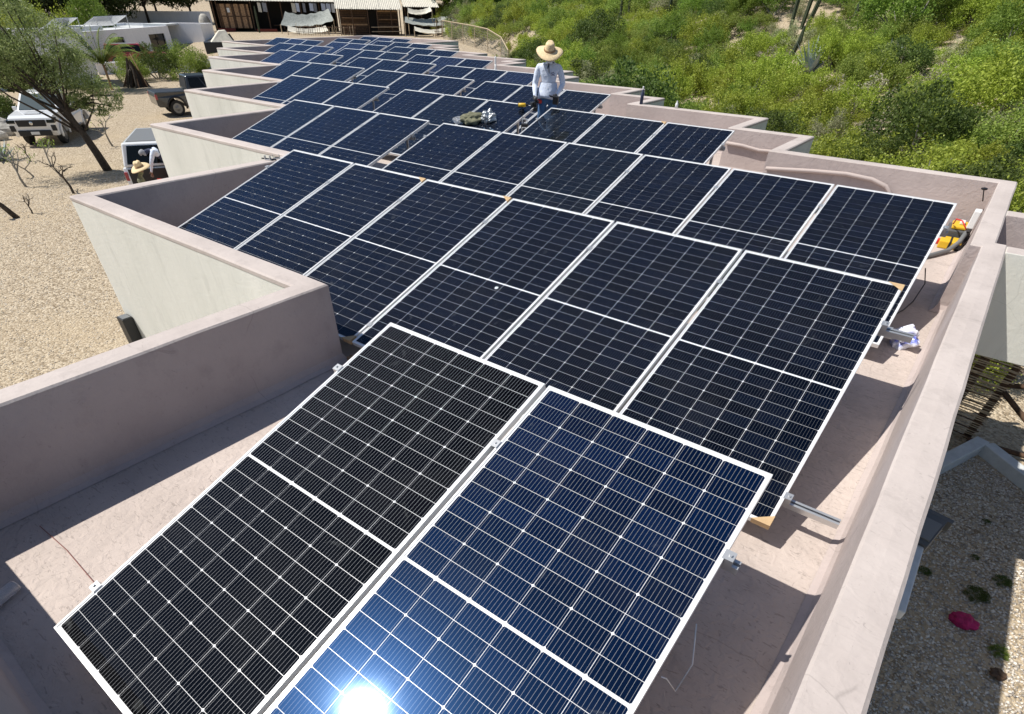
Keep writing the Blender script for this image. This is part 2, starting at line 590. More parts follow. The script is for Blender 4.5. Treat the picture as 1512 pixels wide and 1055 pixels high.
# ------------------------------------------------------------------ ground
def ground_mat():
    m = bpy.data.materials.new('gravel_and_sand')
    m.use_nodes = True
    t = m.node_tree
    b = t.nodes['Principled BSDF']
    tc = N(t, 'ShaderNodeTexCoord')
    vo = N(t, 'ShaderNodeTexVoronoi')
    vo.inputs['Scale'].default_value = 24
    t.links.new(tc.outputs['Object'], vo.inputs['Vector'])
    sep = N(t, 'ShaderNodeSeparateColor')
    t.links.new(vo.outputs['Color'], sep.inputs[0])
    r = N(t, 'ShaderNodeValToRGB')
    els = r.color_ramp.elements
    els[0].color = (0.20, 0.155, 0.105, 1)
    els[1].color = (0.60, 0.51, 0.39, 1)
    for p, c in ((0.25, (0.33, 0.26, 0.18)), (0.55, (0.45, 0.37, 0.27)), (0.8, (0.52, 0.44, 0.33))):
        e = els.new(p)
        e.color = (*c, 1)
    t.links.new(sep.outputs[0], r.inputs[0])
    n = N(t, 'ShaderNodeTexNoise')
    n.inputs['Scale'].default_value = 0.35
    n.inputs['Detail'].default_value = 7
    t.links.new(tc.outputs['Object'], n.inputs['Vector'])
    mr = N(t, 'ShaderNodeMapRange')
    mr.inputs[1].default_value = 0.45
    mr.inputs[2].default_value = 0.62
    mr.inputs[4].default_value = 0.55
    t.links.new(n.outputs['Fac'], mr.inputs[0])
    n2 = N(t, 'ShaderNodeTexNoise')
    n2.inputs['Scale'].default_value = 3.0
    n2.inputs['Detail'].default_value = 8
    t.links.new(tc.outputs['Object'], n2.inputs['Vector'])
    sand = mixc(t, n2.outputs['Fac'], (0.36, 0.28, 0.185), (0.58, 0.475, 0.335))
    col = mixc(t, mr.outputs[0], r.outputs[0], sand)
    t.links.new(col, b.inputs['Base Color'])
    bp = N(t, 'ShaderNodeBump')
    bp.inputs['Strength'].default_value = 0.9
    bp.inputs['Distance'].default_value = 0.03
    hh = mathn(t, 'ADD', mathn(t, 'MULTIPLY', vo.outputs['Distance'], -1.0), mathn(t, 'MULTIPLY', n2.outputs['Fac'], 0.6))
    t.links.new(hh, bp.inputs['Height'])
    t.links.new(bp.outputs[0], b.inputs['Normal'])
    b.inputs['Roughness'].default_value = 0.92
    b.inputs['Specular IOR Level'].default_value = 0.15
    return m


def build_ground():
    n = 300
    s = np.linspace(-1, 1, n)
    g = np.sign(s) * (np.abs(s) * 60 + np.abs(s) ** 5 * 1400)
    X, Y = np.meshgrid(g - 12, g + 18, indexing='ij')
    Z = terrain(X, Y)
    v = np.stack([X, Y, Z], -1).reshape(-1, 3)
    i = np.arange(n * n).reshape(n, n)
    q = np.stack([i[:-1, :-1], i[1:, :-1], i[1:, 1:], i[:-1, 1:]], -1).reshape(-1, 4)
    me = bpy.data.meshes.new('ground')
    me.from_pydata(v.tolist(), [], q.tolist())
    me.materials.append(ground_mat())
    me.polygons.foreach_set('use_smooth', [True] * len(me.polygons))
    o = link('ground', me, kind='structure')
    return o


build_ground()

# ------------------------------------------------------------------ main building
ZT, ZR = -0.2, -0.85
YR = [0, 2.758, 5.44, 8.04, 10.56, 13.0, 15.4]
XL = [0, -3.75, -7.55, -11.3, -15.27, -18.82, -22.42]
OUT = [(7.49, -5.28), (3.2, -5.28), (3.2, -2.42)]
for k in range(7):
    x = XL[k] - 0.72
    OUT.append((x, YR[k] - 2.42))
    if k < 6:
        OUT.append((x, YR[k + 1] - 2.42))
OUT += [(XL[6] - 0.72, 22.0), (-16.8, 22.0), (-16.8, 19.2), (-14.3, 19.2), (-14.3, 17.94), (-13.14, 17.94), (-13.14, 16.83),
        (-10.67, 16.83), (-10.67, 15.69), (-7.93, 15.69), (-7.93, 14.65), (-7.2, 14.65), (-7.2, 13.35), (-4.4, 13.35), (-4.4, 12.1),
        (-3.4, 12.1), (-3.4, 10.86), (-0.66, 10.86), (-0.66, 9.65), (0.46, 9.65), (0.46, 8.42), (3.24, 8.42), (3.24, 7.01),
        (4.48, 7.01), (4.48, 5.48), (7.40, 5.48), (7.40, 2.4), (7.49, 2.4)]


def dedupe(p):
    q = []
    for a in p:
        if not q or (abs(a[0] - q[-1][0]) + abs(a[1] - q[-1][1])) > 1e-4:
            q.append(a)
    return q


OUT = dedupe(OUT)


def offset_poly(P, d):
    """inset an axis-aligned clockwise outline by d"""
    n = len(P)
    res = []
    for i in range(n):
        p0, p1, p2 = Vector(P[i - 1]), Vector(P[i]), Vector(P[(i + 1) % n])
        e1, e2 = (p1 - p0).normalized(), (p2 - p1).normalized()
        n1, n2 = Vector((e1.y, -e1.x)), Vector((e2.y, -e2.x))
        res.append(tuple(p1 + (n1 + n2) * d))
    return res


def resample(P, Q, step=0.35, jit=0.0026):
    """split both rings at matching places, with a hand-plastered wobble"""
    A, B = [], []
    n = len(P)
    for i in range(n):
        a, b, c, d = Vector(P[i]), Vector(P[(i + 1) % n]), Vector(Q[i]), Vector(Q[(i + 1) % n])
        m = max(1, int((b - a).length / step))
        for k in range(m):
            t = k / m
            j = jit if k else jit * 0.5
            A.append(a.lerp(b, t) + Vector((rnd.uniform(-j, j), rnd.uniform(-j, j))))
            B.append(c.lerp(d, t) + Vector((rnd.uniform(-j, j), rnd.uniform(-j, j))))
    return A, B


area2 = sum(OUT[i][0] * OUT[(i + 1) % len(OUT)][1] - OUT[(i + 1) % len(OUT)][0] * OUT[i][1] for i in range(len(OUT)))
TH = 0.19 if area2 < 0 else -0.19
INN = offset_poly(OUT, TH)
FIL = offset_poly(OUT, TH * 1.26)
A, B = resample(OUT, INN)
_, Fp = resample(OUT, FIL, jit=0.008)
nA = len(A)
bld = thing('flat_roofed_building', 'long low plastered building with stepped walls and flat roof under the solar panels', 'building', (0, 0, 0))


def ring(name, rings, mats, parent, mi=None, smooth=False, **kw):
    mb = MB()
    vs = [p for r in rings for p in r]
    fs, ms = [], []
    for k in range(len(rings) - 1):
        for i in range(nA):
            j = (i + 1) % nA
            fs.append((k * nA + i, k * nA + j, (k + 1) * nA + j, (k + 1) * nA + i))
            ms.append(mi[k] if mi else 0)
    mb.add(vs, fs)
    mb.m = ms
    return mb.build(name, mats, parent, smooth=smooth, **kw)


def zz(P, z, jit=0.0012):
    return [(p[0], p[1], z + rnd.uniform(-jit, jit)) for p in P]


def lerpring(P, Q, t):
    return [Vector(p).lerp(Vector(q), t) for p, q in zip(P, Q)]


ring('outer_wall', [zz(A, -4.4), zz(A, -3), zz(A, -1.5), zz(A, ZT - 0.045)], [pl_out], bld)
Ao = [a + (a - b).normalized() * 0.006 for a, b in zip(A, B)]
top1 = zz(lerpring(A, B, 0.0), ZT - 0.012)
ring('parapet', [zz(A, ZT - 0.045, 0.004), zz(Ao, ZT - 0.04, 0.004), zz(Ao, ZT - 0.012), zz(lerpring(A, B, 0.06), ZT), zz(lerpring(A, B, 0.5), ZT + 0.003),
                 zz(lerpring(A, B, 0.94), ZT), zz(B, ZT - 0.012), zz(B, ZT - 0.35), zz(B, ZR + 0.07), zz(lerpring(B, Fp, 0.35), ZR + 0.028), zz(Fp, ZR + 0.004, 0.001)],
     [pl_top, pl_in], bld, mi=[0, 0, 0, 0, 0, 0, 1, 1, 1, 1])
mb = MB()
mb.add([(p[0], p[1], ZR + 0.001) for p in B], [tuple(range(nA))])
rf = mb.build('roof', pl_roof, bld)
bm = bmesh.new()
bm.from_mesh(rf.data)
bmesh.ops.triangulate(bm, faces=bm.faces)
bm.to_mesh(rf.data)
bm.free()

# conduits run along the inner faces of the back walls
for pts in ([(4.33, 5.255, -0.425), (4.52, 5.255, -0.41), (5.0, 5.255, -0.37), (5.45, 5.255, -0.345), (5.8, 5.255, -0.365), (6.0, 5.255, -0.42), (6.1, 5.255, -0.5), (6.12, 5.255, -0.83)],
            [(3.10, 6.785, -0.42), (3.4, 6.785, -0.43), (3.7, 6.785, -0.465), (3.95, 6.785, -0.455), (4.28, 6.785, -0.46)],
            [(0.9, 8.195, -0.46), (1.7, 8.195, -0.48), (2.5, 8.195, -0.46), (3.04, 8.195, -0.46)]):
    for k in range(1):
        mb = MB()
        mb.tube([(x, y - 0.012 * k, z - 0.05 * k) for x, y, z in pts], 0.026, 8)
        mb.build('conduit', pink_pipe, bld, smooth=True)
# box lights fixed to the outer walls
mb = MB()
mb.box(-0.66, -2.55, -1.95, -0.50, -2.424, -1.50)
lm = mb.build('wall_lamp', black_pl, bld, bevel=0.008)
mb = MB()
mb.box(-0.645, -2.535, -1.502, -0.515, -2.44, -1.494)
mb.build('lamp_lens', grey_pl, lm)
mb = MB()
Mx = Matrix.Translation((7.66, -1.40, -0.88)) @ Matrix.Rotation(R(-12), 4, 'Z') @ Matrix.Rotation(R(28), 4, 'X')
mb.box(-0.06, -0.10, -0.06, 0.07, 0.10, 0.06, M=Mx)
mb.box(-0.05, -0.07, 0.061, 0.06, 0.06, 0.075, 1, M=Mx)
mb.box(-0.085, 0.10, -0.06, 0.095, 0.125, 0.06, 0, M=Mx)
mb.box(-0.07, 0.126, -0.045, 0.08, 0.13, 0.045, 1, M=Mx)
mb.box(-0.16, -0.04, -0.04, -0.071, 0.04, 0.02, 1, M=Mx)
mb.build('wall_lamp', [dkgrey, grey_pl], bld, bevel=0.006, label='charcoal floodlight on bracket')
mb = MB()
mb.box(7.56, -2.10, -0.97, 7.70, -1.50, -0.90)
mb.box(7.495, -1.7, -0.96, 7.56, -1.6, -0.92)
mb.build('lamp_bracket', conc, bld, bevel=0.012)

# side wing to the right: beam, roof strip, back parapet
wing = thing('side_wing', 'pale plastered wing wall and flat roof branching off the right parapet', 'building', (7.5, 2.15, G0))


def wbox(name, x0, y0, z0, x1, y1, z1, mats, sel):
    mb = MB()
    mb.box(x0, y0, z0, x1, y1, z1)
    mb.m = sel
    o = mb.build(name, mats, wing, bevel=0.008)
    o.location = (-7.5, -2.15, -G0)
    return o


wbox('parapet', 7.493, 2.15, -1.14, 16, 2.36, ZT, [pl_top, pl_in, pl_out], [2, 0, 2, 2, 1, 2])
wbox('roof', 7.493, 2.363, -1.14, 16, 3.6, ZR, [pl_roof, pl_out], [1, 0, 0, 0, 0, 0])
wbox('parapet', 7.403, 3.603, -1.14, 16, 3.82, ZT - 0.002, [pl_top, pl_in, pl_out], [2, 0, 1, 2, 2, 2])

# ------------------------------------------------------------------ solar panels
PW, PL, PD = 1.134, 2.278, 0.035
TILT = R(17.13)
LIP = 0.010


def panel_meshes():
    f = MB()
    f.box(0, 0, -PD, LIP, PL, 0)
    f.box(PW - LIP, 0, -PD, PW, PL, 0)
    f.box(LIP, 0, -PD, PW - LIP, LIP, 0)
    f.box(LIP, PL - LIP, -PD, PW - LIP, PL, 0)
    f.box(LIP, 0.002, -PD, PW - LIP, 0.028, -PD + 0.002)
    f.box(LIP, PL - 0.028, -PD, PW - LIP, PL - 0.002, -PD + 0.002)
    frame = f.mesh('frame', alu)
    b = MB()
    b.box(LIP, LIP, -0.0075, PW - LIP, PL - LIP, -0.0035)
    sheet = b.mesh('laminate', sheet_m)
    jb = MB()
    for x in (0.18, 0.52, 0.86):
        jb.box(x, PL / 2 - 0.04, -0.03, x + 0.1, PL / 2 + 0.04, -0.008)
    junction = jb.mesh('junction_box', black_pl)
    return frame, sheet, junction


FRAME, SHEET, JUNC = panel_meshes()
MX, MY, MID = 0.0195, 0.023, 0.0125
CWP = (PW - 2 * MX) / 6
CHP = (PL - 2 * MY - MID) / 24
GAPC = 0.0030


def cell_outline(flip):
    w, h, c = CWP - GAPC, CHP - GAPC * 0.75, 0.0062
    pts = [(c, 0), (w - c, 0), (w, c), (w, h), (0, h), (0, c)]
    if flip:
        pts = [(w - x, h - y) for x, y in pts]
    uvs = [(x / w, y / h) for x, y in pts]
    return pts, uvs


def cell_mesh(name, flip):
    pts, uvs = cell_outline(flip)
    me = bpy.data.meshes.new(name)
    me.from_pydata([(x, y, 0) for x, y in pts], [], [tuple(range(6))])
    ul = me.uv_layers.new(name='UVMap')
    for i, u in enumerate(uvs):
        ul.data[i].uv = u
    me.materials.append(cell_navy)
    return me


CELLS = [cell_mesh('solar_cell', False), cell_mesh('solar_cell', True)]
CZ = -0.0022


def cell_pos():
    for r in range(24):
        y = MY + r * CHP + (MID if r >= 12 else 0)
        for c in range(6):
            yield MX + c * CWP + GAPC / 2, y + GAPC * 0.4, r % 2


def cells_joined():
    vs, fs, us = [], [], []
    for x, y, fl in cell_pos():
        pts, uvs = cell_outline(fl)
        o = len(vs)
        vs += [(x + a, y + b, CZ) for a, b in pts]
        fs.append(tuple(range(o, o + 6)))
        us += uvs
    me = bpy.data.meshes.new('solar_cells')
    me.from_pydata(vs, [], fs)
    ul = me.uv_layers.new(name='UVMap')
    ul.data.foreach_set('uv', [c for u in us for c in u])
    me.materials.append(cell_navy)
    return me


CELLJ = cells_joined()
mbp = MB()
mbp.add([(0, 0, 0.003), (0.10, 0, 0.003), (0, 0.07, 0.003), (-0.003, -0.003, 0.003), (-0.003, -0.003, -PD - 0.004), (0.10, -0.003, -PD - 0.004), (0.10, -0.003, 0.003),
         (-0.003, 0.07, 0.003), (-0.003, 0.07, -PD - 0.004)],
        [(3, 6, 1, 2, 7), (3, 4, 5, 6), (3, 7, 8, 4)])
PROT = mbp.mesh('corner_protector', card)
PROT.materials.clear()
PROT.materials.append(card)
POS = {2: (0.0, 0.0)}
n_panel = 0


def panel(x, y, z, label, group, single, cm, corners=()):
    """origin at the low left corner of the frame; (x,y,z) is the upper left corner of its top face"""
    dz = -PL * math.sin(TILT)
    dy = -PL * math.cos(TILT)
    root = thing('solar_panel', label, 'solar panel', (x, y + dy, z + dz), group=group, rot=(TILT, 0, 0))
    link('frame', FRAME, root)
    lam = link('laminate', SHEET, root)
    link('junction_box', JUNC, root)
    if single:
        for cx_, cy_, fl in cell_pos():
            c = link('solar_cell', CELLS[fl], lam, (cx_, cy_, CZ))
            if cm is not cell_navy:
                c.material_slots[0].link = 'OBJECT'
                c.material_slots[0].material = cm
    else:
        c = link('solar_cells', CELLJ, lam, kind='stuff')
        if cm is not cell_navy:
            c.material_slots[0].link = 'OBJECT'
            c.material_slots[0].material = cm
    for k in corners:
        p = link('corner_protector', PROT, root)
        p.location = (PW, 0, 0) if k == 'br' else (PW, PL, 0)
        p.scale = (-1, 1, 1) if k == 'br' else (-1, -1, 1)
    return root


PITCH = PW + 0.026
V_RAILS = (0.44, 2.05)


def rack(x0, x1, y, z, label, group, ext=(0.03, 0.04), prisms=True):
    """two long rails with clamps on short (low) and tall (high) legs"""
    root = thing('panel_rack', label, 'mounting rack', (x0, y, ZR), group=group)
    L = x1 - x0
    for v, nm in zip(V_RAILS, ('upper', 'lower')):
        ry = -v * math.cos(TILT)
        rz = (z - v * math.sin(TILT)) - ZR
        e1 = ext[0 if nm == 'upper' else 1]
        M = Matrix.Translation((0, ry, rz)) @ Matrix.Rotation(TILT, 4, 'X')
        mb = MB()
        zt = -PD - 0.001
        for (a, b, c, d) in ((-0.02, -0.045, 0.02, -0.040), (-0.02, -0.040, -0.016, 0), (0.016, -0.040, 0.02, 0), (-0.016, -0.004, -0.006, 0), (0.006, -0.004, 0.016, 0), (-0.016, -0.026, 0.016, -0.022)):
            mb.box(-0.05, a, zt + b, L + e1, c, zt + d, M=M)
        mb.build('rail', rail_m, root)
        # feet
        nl = max(2, int(L / 1.75) + 1)
        for i in range(nl):
            lx = 0.12 + (L - 0.24) * i / (nl - 1)
            mb = MB()
            top = rz - PD * math.cos(TILT) - 0.048
            mb.box(lx - 0.02, ry - 0.003 + 0.012, 0.006, lx + 0.02, ry + 0.027, top)
            mb.box(lx - 0.03, ry - 0.04, 0.0, lx + 0.03, ry + 0.06, 0.006)
            mb.build('leg', rail_m, root)
        xs = [0.0] + [k * PITCH - 0.013 for k in range(1, int(round(L / PITCH)))] + [L]
        for i, cx_ in enumerate(xs):
            mb = MB()
            if i in (0, len(xs) - 1):
                sg = -1 if i == 0 else 1
                a, b = sorted((cx_ + sg * 0.003, cx_ + sg * 0.035))
                mb.box(a, -0.022, zt, b, 0.022, 0.001, M=M)
                a, b = sorted((cx_ - sg * 0.009, cx_ + sg * 0.035))
                mb.box(a, -0.022, 0.0012, b, 0.022, 0.006, M=M)
                mb.lathe([(0.007, 0), (0.007, 0.008)], (cx_ + sg * 0.018, 0, 0.0061), 6, M=M)
            else:
                mb.box(cx_ - 0.02, -0.022, 0.0012, cx_ + 0.02, 0.022, 0.006, M=M)
                mb.lathe([(0.006, 0), (0.006, 0.007)], (cx_, 0, 0.0061), 6, M=M)
            mb.build('clamp', rail_m, root)
    return root


NEARTO = {1: 'the front row', 2: 'the second row from the front', 3: 'the third row', 4: 'the fourth row', 5: 'the fifth row', 6: 'the sixth row', 7: 'the seventh row',
          8: 'the eighth row', 9: 'the ninth row', 10: 'the farthest row'}
ROWS = [  # row, y, z, [(cluster, x, count)]
    (1, -2.677, 0.0, [('pair', 4.60, 2)]),
    (2, 0.0, 0.0, [('six', 0.0, 6)]),
    (3, 2.758, -0.004, [('left', -3.75, 3), ('right', 0.01, 6)]),
    (4, 5.44, -0.03, [('left', -7.53, 3), ('middle', -3.59, 3), ('right', 0.20, 3)]),
    (5, 8.04, -0.05, [('left', -11.28, 3), ('middle', -7.31, 3), ('right', -3.50, 3)]),
    (6, 10.56, -0.067, [('left', -15.22, 3), ('middle', -10.96, 3), ('right', -7.08, 3)]),
    (7, 13.0, -0.084, [('left', -18.75, 3), ('middle', -14.62, 3), ('right', -10.75, 3)]),
    (8, 15.4, -0.1, [('left', -22.38, 3), ('middle', -18.3, 3), ('right', -14.38, 3)]),
    (9, 17.7, -0.118, [('left', -20.73, 2), ('right', -17.95, 3)]),
    (10, 19.9, -0.13, [('far', -21.4, 3)]),
]
TINTW = {'cell_navy': 'dark navy', 'cell_black': 'black', 'cell_blue': 'deep blue', 'cell_grey': 'slate grey'}
for row, y, z, cl in ROWS:
    for cname, x, n in cl:
        for i in range(n):
            cm = cell_navy
            if row == 1:
                cm = (cell_black, cell_blue)[i]
            elif row > 2 and rnd.random() < 0.22:
                cm = cell_grey
            elif row > 4 and rnd.random() < 0.3:
                cm = cell_blue
            cor = []
            if row == 2:
                cor = {1: ['tr'], 2: ['tr', 'br'], 5: ['tr', 'br']}.get(i, [])
            if row == 4 and cname == 'right' and i == 1:
                cor = ['tr']
            tw = TINTW[cm.name]
            if row == 1:
                lab = ('black front row solar panel beside the shaded parapet', 'deep blue front row solar panel catching the sun glare')[i]
            elif n == 6:
                lab = f'{tw} solar panel, {ORD[i + 1]} from the left of six in {NEARTO[row].replace(" from the front", "")}'
            elif n == 2:
                lab = f'{tw} small looking solar panel, {("left", "right")[i]} one of the pair in {NEARTO[row]}'
            else:
                lab = f"{tw} solar panel, {('left', 'middle', 'right')[i]} one of the {cname} three in {NEARTO[row]}"
            panel(x + i * PITCH, y, z, lab, 'solar panels on the flat roof', row <= 2 or (row == 3 and cname == 'right'), cm, cor)
        L = n * PITCH - 0.026
        lab = f'aluminium rails and legs under the {cname} solar panels of {NEARTO[row]}' if n != 6 else f'aluminium rails and legs under the six joined panels of {NEARTO[row]}'
        if row == 1:
            lab = 'aluminium rails and clamps under the two front row panels'
        rack(x, x + L, y, z, lab, 'racks under the solar panels', ext=(0.2, 0.3) if row == 2 else ((0.05, 0.06) if row != 1 else (0.06, 0.05)))

# loose rail piece under row two's lower left edge
mb = MB()
mb.box(3.45, -2.24, ZR + 0.004, 4.75, -2.19, ZR + 0.06)
mb.build('timber_batten', wood_tan, bevel=0.004, label='tan timber batten on the roof under the low edge of the second row', cat='batten')


# ------------------------------------------------------------------ plants
def leaf_quads(cent, size, seed, flat=0.0, aspect=0.5):
    g = np.random.default_rng(seed)
    n = len(cent)
    a = g.normal(size=(n, 3))
    a /= np.linalg.norm(a, axis=1)[:, None]
    b = g.normal(size=(n, 3))
    b[:, 2] += flat
    b = np.cross(a, b)
    b /= np.linalg.norm(b, axis=1)[:, None] + 1e-9
    s = size * g.uniform(0.6, 1.35, n)[:, None]
    v = np.stack([cent - a * s, cent + b * s * aspect, cent + a * s, cent - b * s * aspect], 1).reshape(-1, 3)
    return v


def np_quads(name, v, m):
    n = len(v) // 4
    me = bpy.data.meshes.new(name)
    me.vertices.add(len(v))
    me.vertices.foreach_set('co', v.astype(np.float32).ravel())
    me.loops.add(4 * n)
    me.loops.foreach_set('vertex_index', np.arange(4 * n, dtype=np.int32))
    me.polygons.add(n)
    me.polygons.foreach_set('loop_start', np.arange(0, 4 * n, 4, dtype=np.int32))
    me.update(calc_edges=True)
    me.materials.append(m)
    return me


def clump_points(g, cents, rad, per, squash=0.8):
    out = []
    for c, r in zip(cents, rad):
        p = g.normal(size=(per, 3))
        p /= np.linalg.norm(p, axis=1)[:, None]
        p *= (r * g.uniform(0.35, 1.05, per) ** 0.6)[:, None]
        p[:, 2] *= squash
        out.append(c + p)
    return np.concatenate(out)


def shrub_parts(seed, rx, h, nleaf, leaf, m, twigs=9, twm=None, spiky=0.0, openness=0.0, aspect=0.5):
    """a many-stemmed desert shrub: sprays of leaves at the ends of its stems"""
    g = np.random.default_rng(seed)
    k = int(16 + 12 * (1 - openness))
    cents, rads, stems = [], [], []
    for i in range(k):
        a = g.uniform(0, 2 * np.pi)
        e = np.arcsin(g.uniform(0.05, 1.0))
        q = g.uniform(0.62, 1.0)
        c = np.array([np.cos(a) * np.cos(e) * rx * q, np.sin(a) * np.cos(e) * rx * q * g.uniform(0.8, 1.1), h * (0.16 + 0.8 * np.sin(e) * q)])
        cents.append(c)
        rads.append(rx * g.uniform(0.2, 0.38) * (1 - 0.3 * openness))
        stems.append(c)
    pts = clump_points(g, cents, rads, max(8, nleaf // k))
    if spiky:
        ns = int(nleaf * spiky)
        i = g.integers(0, k, ns)
        cc = np.array(cents)[i]
        d = cc * [1, 1, 1.2] + g.normal(size=(ns, 3)) * rx * 0.25
        d /= np.linalg.norm(d, axis=1)[:, None]
        pts = np.concatenate([pts, cc + d * (g.uniform(0.1, 0.75, ns) * rx * 0.55)[:, None]])
    pts = pts[pts[:, 2] > 0.02]
    fol = np_quads('foliage', leaf_quads(pts, leaf, seed + 1, aspect=aspect), m)
    mb = MB()
    for c in stems[:twigs]:
        mid = c * 0.5 + g.normal(size=3) * rx * 0.06
        mb.tube([(0, 0, -0.1), tuple(mid), tuple(c * 1.04)], [0.022 * rx + 0.008, 0.012 * rx + 0.005, 0.004], 5)
    st = mb.mesh('stem', twm or twig)
    return fol, st


SH = {
    'yellow': shrub_parts(1, 1.0, 1.25, 7600, 0.030, lf_yel, spiky=0.25),
    'mid': shrub_parts(2, 1.1, 1.2, 7600, 0.032, lf_mid, spiky=0.2),
    'dark': shrub_parts(3, 1.2, 1.5, 8200, 0.037, lf_dark),
    'grey': shrub_parts(4, 1.0, 1.0, 5600, 0.028, lf_grey, spiky=0.4, openness=0.4),
    'bright': shrub_parts(5, 1.1, 1.5, 8200, 0.029, lf_bright, spiky=0.3),
    'dry': shrub_parts(6, 0.9, 0.9, 900, 0.032, lf_dry, twigs=22, openness=0.9),
    'mid2': shrub_parts(7, 1.3, 1.1, 8200, 0.034, lf_mid, spiky=0.3),
    'yellow2': shrub_parts(8, 1.3, 1.0, 8200, 0.032, lf_yel, spiky=0.15),
}


def shrub(kind, x, y, sc, label, group, rz=None, sz=1.0, z=None, cat='shrub', name='shrub'):
    zz_ = float(terrain(x, y)) if z is None else z
    o = thing(name, label, cat, (x, y, zz_ - 0.04), rnd.uniform(0, 6.28) if rz is None else rz, group)
    o.scale = (sc, sc, sc * sz)
    link('foliage', SH[kind][0], o)
    link('stem', SH[kind][1], o)
    return o


HG = 'shrubs on the scrubby hillside'
HERO = [
    ('yellow', 3.2, 12.2, 1.15, 0.95, 'bright yellow green bush growing just behind the stepped parapet'),
    ('yellow2', 6.0, 13.2, 1.3, 0.8, 'wide yellow green bush behind the back parapet by the right corner'),
    ('dark', 5.0, 16.8, 1.35, 0.95, 'large dark leaved bush with dry twigs above the right back wall'),
    ('grey', 1.3, 11.0, 0.95, 0.8, 'wiry pale green bush tight against the outer face of the stepped wall'),
    ('mid', -1.6, 13.6, 1.25, 1.0, 'round green bush behind the parapet right of the worker'),
    ('dark', -4.6, 17.6, 1.5, 1.0, 'broad dark rounded bush at the hillside foot behind the worker'),
    ('dry', -0.6, 15.2, 1.2, 0.9, 'bare grey twiggy bush between two green bushes beyond the parapet'),
    ('bright', 1.0, 33.4, 2.1, 0.95, 'tall bright green feathery bush high on the hillside at upper right'),
    ('dark', 2.4, 26.6, 1.1, 0.8, 'dark low bush in the shade below the tall feathery bush'),
    ('bright', 5.4, 30.2, 1.5, 0.9, 'bright green bush on the slope near the upper right edge'),
    ('yellow', 6.6, 21.0, 1.7, 0.85, 'large pale yellow green bush on the lower right slope'),
    ('grey', -7.0, 27.8, 1.2, 0.9, 'silvery grey bush standing alone among green scrub'),
    ('mid2', 7.6, 17.2, 1.3, 0.7, 'low green bush at the right edge beyond the corner wall'),
    ('dark', -17.5, 36.8, 1.6, 0.9, 'dark clump of shrub high above the straw hat'),
    ('mid', -9.6, 20.4, 1.35, 0.9, 'mid green bush directly behind the straw hatted worker'),
    ('yellow', -14.5, 28.5, 1.4, 1.0, 'yellow green bush beside the lower end of the wire fence'),
    ('dry', -3.8, 30.5, 1.3, 0.7, 'dry whitish bush in the middle of the slope'),
    ('grey', -16.5, 44.5, 1.8, 0.8, 'pale grey bush near the top of the slope by a cactus'),
]
for kd, x, y, sc, sz, lab in HERO:
    shrub(kd, x, y, sc, lab, HG, sz=sz)


